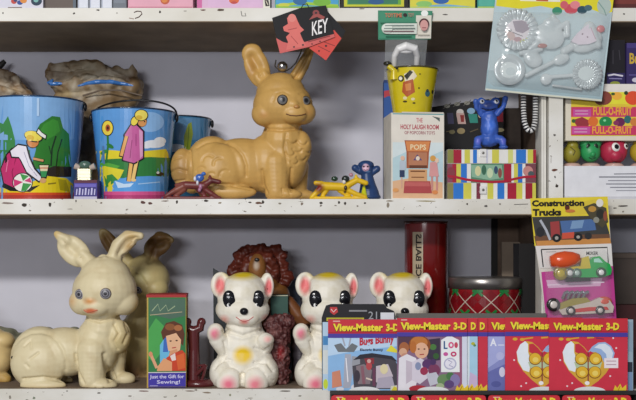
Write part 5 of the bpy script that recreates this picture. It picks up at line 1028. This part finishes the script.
# flower woman packet
sh = [('r', '8a6a86', 397, 334, 467, 391), ('p', '55384c', [(398, 336), (416, 336), (412, 350), (398, 352)]), ('p', '9a5a78', [(452, 336), (463, 336), (463, 391), (456, 391)]), ('r', 'd8dcea', 462, 336, 467, 391), ('p', '3a3044', [(424, 340), (440, 338), (440, 360), (428, 362)]), ('e', '4a7a3c', 433, 347, 3.4, 3), ('e', '355c30', 436, 356, 3, 3),
      ('e', 'a8643c', 404, 348, 5, 6), ('e', 'd8a888', 403, 352, 4, 4), ('e', 'c89078', 405, 356, 4, 3), ('p', 'e6e2e8', [(399, 358), (407, 354), (416, 358), (420, 372), (414, 391), (398, 391)]), ('p', 'c8bcc8', [(406, 360), (412, 362), (412, 380), (406, 384)]),
      ('e', '8a4a20', 419.5, 345, 11, 9.4), ('e', 'c07838', 419, 342.4, 8.6, 6), ('e', 'e2b090', 421.4, 350.5, 7, 8), ('e', 'b86c30', 413, 347, 3.4, 6), ('e', '4a2a20', 418.6, 349, 1.1, .7), ('e', '4a2a20', 424.4, 349, 1.1, .7), ('l', 'a83838', 1.0, [(419.5, 354.6), (424, 354.2)]),
      ('p', 'd8d0dc', [(412, 362), (420, 358), (428, 362), (430, 376), (420, 384), (412, 380)]), ('e', '5a3468', 428, 364, 6, 5), ('e', '7a3a5c', 434, 370, 6, 6), ('e', '9c3050', 424, 371, 4, 4), ('e', '8a94b4', 418, 366, 3, 4), ('e', '4a3060', 433, 362, 3, 3), ('p', 'c4c4d0', [(426, 374), (436, 372), (442, 382), (430, 386)]), ('e', '6a8c5c', 444, 380, 7, 6), ('e', '4a7a48', 450, 376, 4, 4), ('e', '8a7cac', 455, 380, 5, 6), ('e', '5c4478', 449, 384, 5, 4), ('e', 'a4b48c', 440, 386, 4, 3),
      ('p', 'eef0f0', [(441, 340), (446, 337), (449, 334.6), (453, 337), (459, 340), (459.6, 372), (441, 372)]), ('p', '3a5c8c', [(443.5, 341), (445, 341), (445, 347.5), (447.5, 347.5), (447.5, 349), (443.5, 349)]), ('e', 'd85a88', 451, 345, 2.8, 3.2), ('e', 'f0f0f0', 451, 345, 1.2, 1.6), ('e', 'c84a60', 456, 345, 1.8, 3), ('e', 'c85a9c', 445.6, 354, 2.4, 2), ('e', 'c83a6c', 453.5, 354, 3, 2.6), ('e', 'e8e8ec', 453.5, 354, 1.4, 1.1), ('e', 'b8b8d0', 450, 363.6, 6.4, 6), ('e', 'e8e6f0', 450, 363.6, 5, 4.6), ('l', '9a94b8', .8, [(448, 360), (452, 362), (449, 365), (453, 367)]),
      ('e', 'b02a38', 418, 388.5, 9, 3.4)] + burst(455)
packet('picture packet of a ginger haired woman in white with flowers and a white sign', 397, 467, 318, YB, -.0695, '8a6a86', sh + header(397, 467, 318, tx=400.5) + [('l', 'e4b0a8', 1.2, [(401, 319.8), (407, 319.8)])])
packet('packet edge showing a pale blue strip right of the ginger haired woman', 408, 477.5, 318, YB, -.0665, 'a8cfe4', [('r', 'a8d0e6', 460, 336, 477.5, 391), ('r', 'dce6ec', 466, 336, 469.5, 391), ('e', 'b8b83c', 473, 343.6, 2, 1.6), ('e', '5a8a50', 474.6, 345.4, 1.4, 1.2), ('p', 'cdb8d8', [(470, 372), (477, 376), (477, 391), (468, 391)])] + burst(465) + header(408, 477.5, 318, False) + [('t', '3a1010', 'D', 471.3, 322.7, 476.4, 330.4, .05), ('t', 'f0d83a', 'D', 470.8, 322.2, 475.9, 329.8, .05)], reel=False)
packet('packet edge showing a plain red strip between pale blue and lilac ones', 418, 487.5, 318, YB, -.0635, 'c42c44', [('r', 'cc3448', 470, 336, 487.5, 391)] + burst(474) + header(418, 487.5, 318, False) + [('t', '3a1010', 'D', 480.3, 322.7, 485.4, 330.4, .05), ('t', 'f0d83a', 'D', 479.8, 322.2, 484.9, 329.8, .05)], reel=False)
packet('lilac blue packet half hidden by the red heart packet without yellow burst', 486, 556, 318, YB, -.0605, '8a90c8', [('p', 'a8aede', [(488, 336), (505, 336), (505, 356), (488, 368)]), ('p', '6a70b0', [(488, 372), (505, 364), (505, 391), (488, 391)]), ('t', 'eef0fa', 'A', 490, 338.5, 496.5, 346, .03), ('l', 'dfe3f4', 1, [(498, 345), (504, 345)]), ('e', 'b8bce4', 500, 356, 4, 4), ('e', 'd4d4ea', 502, 372, 3, 5), ('e', '565c9c', 496, 384, 5, 3)] + header(486, 556, 318, tx=491), reel=False)
def heart(dx):
    H_ = [(588, 388), (578, 380), (569, 371), (563.5, 362), (562.5, 352), (566, 344.5), (572, 341), (578, 342), (584, 347), (588, 352), (592, 346.5), (598, 342.5), (605, 342), (611, 346), (614.5, 353), (612, 363), (606, 373), (598, 381)]
    s = [('e', 'd8b030', 561 + i * 7.2, 339 + .4 * (i % 2), 2.4, 1.5) for i in range(2)] + [('l', 'd8a838', 1.4, [(566, 339.4), (579, 337.6)]), ('l', 'd8a838', 1.6, [(587, 337.8), (594, 337.2)]), ('l', '8a3058', 1.4, [(596, 338), (604, 339)]),
         ('p', 'd8a83c', H_), ('p', 'e8eef4', [(562.5, 352), (566, 344.5), (571, 341), (574, 344), (574, 352), (577, 362), (575, 372), (569, 370), (564, 361)]), ('p', '9ab4dc', [(588, 352), (592, 346.5), (598, 342.5), (605, 342), (611, 346), (614.5, 353), (612, 363), (606, 368), (602, 358), (596, 352)]), ('p', 'dfe8f2', [(594, 347.5), (599, 344), (605, 343.6), (610, 347), (613, 353), (611, 362), (607, 362), (606, 354), (601, 349)]),
         ('p', 'c83040', [(575, 344), (579, 343.6), (584, 348), (588, 353), (590, 351), (596, 354), (592, 358), (580, 354), (575, 352)]), ('p', 'b8c8a0', [(574, 362), (602, 362), (600, 368), (576, 368)]), ('l', '8a2c38', 1.2, [(588, 352), (588, 382)])]
    for x, y in ((581, 358.5), (595.4, 358.5), (582, 372), (594.6, 372)): s += [('e', '8a5a1c', x, y + .3, 6.4, 6.2), ('e', 'e2b432', x, y, 5.7, 5.5), ('e', 'f0d468', x + .4, y + 1.2, 3, 2.6)]
    s += [('e', 'f4f0f0', 587, 383, 2.4, 2), ('r', 'f0e4e8', 604, 358, 618, 368), ('l', 'b08a98', .8, [(606, 361), (616, 361)]), ('l', 'b08a98', .8, [(606, 364.5), (616, 364.5)])]
    for x, y in ((572, 383), (613, 338), (616, 348), (560, 360), (610, 376), (567, 386)): s += [('e', 'f4d8dc', x, y, .9, .9)]
    out = []
    for q in s:
        if q[0] == 'e': out.append(q[:2] + (q[2] + dx,) + q[3:])
        elif q[0] == 'r': out.append((q[0], q[1], q[2] + dx, q[3], q[4] + dx, q[5]))
        elif q[0] == 'p': out.append((q[0], q[1], [(x + dx, y) for x, y in q[2]]))
        else: out.append((q[0], q[1], q[2], [(x + dx, y) for x, y in q[3]]))
    return out
packet('red heart picture packet half covered by its twin with the yellow burst', 505, 582, 317.6, YB, -.0655, 'cc2f44', [('r', 'd03448', 505.6, 336, 581, 391)] + heart(-46) + header(505, 582, 317.6, tx=510))
packet('rightmost red heart picture packet fully visible with a yellow burst in its corner', 549, 627.5, 318.4, YB, -.0695, 'cc2f44', [('r', 'd03448', 549.6, 336, 627, 391)] + heart(0) + burst(613) + header(549, 627.5, 318.4, tx=553))
packet('pale grey blue packet edge showing right of the rightmost heart packet', 562, 633, 319.5, YB, -.0605, '9ab0bc', [('r', '8ca4b4', 620, 322, 632.4, 352), ('r', '2c3440', 620, 362, 632.4, 372), ('r', '7a94b4', 620, 372, 632.4, 390)], reel=False)
# lower row, tops only
LW = [(331, 409, 'leftmost packet of the lower row under the ledge'), (411, 486, 'lower row packet below the ginger haired woman'), (488, 560, 'lower row packet below the half covered heart packet'), (562, 631, 'rightmost packet of the lower row with lettering under the ledge')]
for i, (x0, x1, lb) in enumerate(LW):
    yl = 395.2
    hd = [('r', 'cc3038', x0 + 1, yl + .6, x1 - 1, yl + 16), ('r', '4a3c9c', x0 + .6, yl + 16, x1 - .6, yl + 20), ('r', 'b02434', x0 + .6, yl + 20, x1 - .6, 478), ('l', 'e8a8a4', 1, [(x0 + 5, yl + 2), (x0 + 12, yl + 2)])]
    hd += [('t', '3a1010', 'View-Master 3-D', x0 + 6.4, yl + 2.6, x1 - 3.6, yl + 11.4, .05), ('t', 'f0d83a', 'View-Master 3-D', x0 + 6, yl + 2.2, x1 - 4, yl + 11, .05)]
    ol = [(x0, 478.6), (x0, yl + 3), (x0 + 1, yl + 1), (x0 + 3, yl), (x1 - 3, yl), (x1 - 1, yl + 1), (x1, yl + 3), (x1, 478.6)]
    packet('red ' + lb, x0, x1, yl, 478.6, -.088, 'c42c38', hd, reel=False, outline=ol, ledge=LEDGE2)

# ================================================================= TRUCK CARD
t = Thing('toy_truck_pack', 'yellow and magenta blister card of construction trucks hung before the right post', 'toy pack', 575, -.030, sz(391.8, -.074) + .0001)
mb = MB(); mb.prism([t.p(*q) for q in ((530, 198.5), (607.5, 196.5), (612, 262), (616, 318), (620, 387.6), (553, 387.6), (545.5, 318), (536, 250))], -.0006, .0008, P('d8d2c8'))
mb.art([('p', 'e2cc34', [(530, 198.5), (607.5, 196.5), (610, 240), (534.5, 246)]), ('p', 'd8c03c', [(566, 205), (596, 199), (606, 204), (606, 212), (570, 216)]), ('p', '3a3a38', [(532, 217), (604, 215.5), (609, 232), (609.5, 240), (536, 240)]), ('p', '6c4a34', [(534, 236), (609.6, 234), (610.4, 243), (536, 245.5)]), ('p', 'c88a48', [(536, 241), (610, 238), (611, 243.5), (536.6, 246)]),
        ('p', '4a6a9c', [(560, 221), (594, 219), (596, 230), (562, 233)]), ('p', '7898bc', [(572, 221), (584, 220), (582, 228), (570, 229)]), ('p', '9c3c3c', [(550, 222), (559, 221), (560, 236), (551, 237)]), ('p', 'c8523c', [(562, 233), (574, 232), (574, 238), (562, 239)]), ('e', '18181a', 556.5, 238, 4.4, 4.2), ('e', 'a8a49c', 556.5, 238, 1.8, 1.8), ('e', '18181a', 578, 237, 4.4, 4), ('e', 'a8a49c', 578, 237, 1.8, 1.6), ('e', '2a2a2c', 588, 236, 3.6, 3.4), ('e', '26262a', 540, 232, 4, 5), ('l', 'b0b4bc', 2.4, [(540, 220), (546, 230), (550, 240)]),
        ('p', '4a4430', [(583, 207), (594, 203), (606, 208), (608, 222), (602, 228), (590, 218)]), ('e', 'b88a3c', 592, 209, 4, 3), ('e', '2a2a24', 600, 214, 4, 5), ('e', '8a4a34', 605, 216, 2, 5), ('e', '8c8c80', 596, 220, 3, 3), ('e', 'e0dcd4', 599.5, 203, 3.6, 4), ('e', '5a2418', 567, 207.5, 2.4, 3.2), ('e', 'c8783c', 570, 211, 5, 1.6),
        ('t', '1c1810', 'Construction', 531.6, 200.2, 584, 206.6, .05, -.6), ('t', '1c1810', 'Trucks', 532.4, 209, 561, 216, .05, -.3),
        ('p', 'dedad6', [(535, 246), (611, 243.5), (612.6, 268), (540, 268)]), ('l', '2c2c2c', 1.2, [(541, 249.5), (607, 247.4), (608, 264)]), ('l', '2c2c2c', 1.2, [(541, 249.5), (543, 267)]), ('t', '3a3a38', 'MIXER', 586, 251.5, 598, 255, .03), ('l', 'b0aca8', .8, [(546, 252), (556, 251.6)]),
        ('p', 'bc3a8c', [(541, 272), (612.6, 266), (616, 318), (620, 387.4), (553.4, 387.4), (545.5, 318)]), ('p', 'd8a8c8', [(546, 280), (602, 278), (600, 286), (548, 288)]), ('l', 'e4c8dc', 1.4, [(547, 285), (604, 282)])],
       lambda u, v, off: t.p(u, v, -.0006 - off)); mb.build('backing_card', t)
def wheel(par, x, y, r, dy, hub='d8d4cc', tyre='1c1c1e'):
    mb = MB(); M = Euler((math.radians(90), 0, 0)).to_matrix(); c = t.p(x, y, dy); K = t.k
    mb.lathe([(0, .0028), (r * K * .5, .0028), (r * K * .55, .0022)], c, plastic(hub), n=20, M=M); mb.lathe([(r * K * .55, .0022), (r * K * .95, .0026), (r * K, .0012), (r * K, -.004), (0, -.004)], c, plastic(tyre), n=24, M=M); mb.build('wheel', par)
GR, OR, YE = plastic('1fa34c'), plastic('dd5220'), plastic('c8b42c')
mb = MB(); mb.prism([t.p(*q) for q in ((586, 262), (590, 257), (597, 256), (602, 261), (607, 264), (609, 269), (608, 274), (600, 277), (586, 277))], -.016, -.004, GR)
mb.prism([t.p(*q) for q in ((562, 269), (590, 268), (590, 277), (562, 277))], -.0155, -.004, GR)
mixer = mb.build('mixer_truck', t)
mb = MB(); mb.prism([t.p(*q) for q in ((591, 262), (591, 258.6), (596, 258), (600, 262.5))], -.0166, -.0161, plastic('a8dcc8')); mb.build('cab_window', mixer)
mb = MB(); M = Euler((0, math.radians(84), 0)).to_matrix()
mb.lathe([(0, -15 * t.k), (5 * t.k, -15 * t.k), (8 * t.k, -8 * t.k), (8.6 * t.k, 0), (7 * t.k, 8 * t.k), (4.4 * t.k, 14 * t.k), (0, 14.4 * t.k)], t.p(563, 259.5, -.0145), OR, n=28, M=M); mb.build('mixing_drum', mixer)
mb = MB(); mb.prism([t.p(*q) for q in ((579, 258), (586, 256), (588, 268), (553, 270), (554, 267), (578, 266))], -.0162, -.005, YE); mb.build('drum_cradle', mixer)
mb = MB(); mb.prism([t.p(*q) for q in ((563, 278), (588, 277), (588, 280.5), (564, 281.5))], -.015, -.005, plastic('202022')); mb.build('chassis', mixer)
for x, y, r, hb, ty in ((558, 273, 7, 'b8a42c', '8a7a24'), (567, 272.5, 5, 'd8d8d4', '58605a'), (574, 272.5, 4.6, 'b0c4b8', '4a6a5a'), (598, 272, 5, 'e8e8e4', '1e4a2c')): wheel(mixer, x, y, r, -.0165, hb, ty)
mb = MB(); mb.prism([t.p(*q) for q in ((556, 309), (566, 305), (588, 301), (597, 297), (607, 300), (611, 306), (610, 312), (560, 314))], -.0155, -.004, plastic('c8bcb0')); car = mb.build('racing_car', t)
mb = MB(); mb.prism([t.p(*q) for q in ((567, 309), (586, 306.5), (604, 306), (606, 309), (586, 310.6), (570, 312))], -.0162, -.0156, plastic('c83a34')); mb.build('side_stripe', car)
mb = MB(); mb.ball(t.p(602, 301, -.0105), (8 * t.k, .006, 5 * t.k), plastic('d0563c')); mb.build('nose_cone', car)
mb = MB(); mb.prism([t.p(*q) for q in ((557, 303), (570, 298), (584, 297), (588, 301), (566, 306), (558, 309))], -.0158, -.005, plastic('9a8c3a')); mb.build('seat_body', car)
for i in range(5):
    mb = MB(); mb.tube([t.p(561 + i * 5, 298, -.010), t.p(562.5 + i * 5, 292.5, -.0145), t.p(566 + i * 5, 291.5, -.012)], .0026, mat('b4b8bc', .25, .8), n=8); mb.build('exhaust_pipe', car)
for x, y, r in ((551, 304, 6.6), (568, 310, 4.6), (597, 309.6, 4.6)): wheel(car, x, y, r, -.0162, 'd0c8c0', '22201e')
BFILM = clear_film('truck_blister_film', .10, 'f0eef0', bump=.9, scale=50, rough=.08)
blister(t, ((543, 251), (609, 249), (615, 340), (549, 340)), .0215, BFILM, 14, 18, .0015)
mb = MB(); mb.tube([t.p(568, 203, -.002), t.p(568, 199.5, .012), t.p(568, 199.5, .0295)], .0012, mat('8a8680', .3, .9), n=8); mb.build('peg_hook', t)

# ================================================================= CAMERA AND LIGHT
cam = bpy.data.cameras.new('camera'); co = bpy.data.objects.new('camera', cam); COL.objects.link(co)
co.location = (0, -D, 0); co.rotation_euler = (math.radians(90), 0, 0)
cam.sensor_width = 36; cam.lens = 36 * D * 1.0; cam.shift_y = (HZ - 200) / 636.0; cam.clip_start = .02
SC.camera = co
def area(name, loc, target, size, power, col=(1, 1, 1), sy=None):
    l = bpy.data.lights.new(name, 'AREA'); l.energy = power; l.color = col; l.size = size
    if sy: l.shape = 'RECTANGLE'; l.size_y = sy
    o = bpy.data.objects.new(name, l); COL.objects.link(o); o.location = loc
    o.rotation_euler = (Vector(target) - Vector(loc)).to_track_quat('-Z', 'Y').to_euler(); return o
area('ceiling_lamp', (-0.95, -3.1, 1.42), (-.05, .1, 0), 1.2, 76, (1, .985, .96), .16)
area('window_light', (-0.8, -3.4, .34), (-.05, .1, 0), 1.1, 29, (.96, .97, 1), .16)
w = bpy.data.worlds.new('shop_room'); SC.world = w; w.use_nodes = True
w.node_tree.nodes['Background'].inputs[0].default_value = (.86, .88, 1, 1); w.node_tree.nodes['Background'].inputs[1].default_value = .235
SC.view_settings.view_transform = 'Standard'; SC.view_settings.look = 'None'; SC.view_settings.exposure = -0.12; SC.view_settings.gamma = 1
SC.view_settings.use_curve_mapping = False
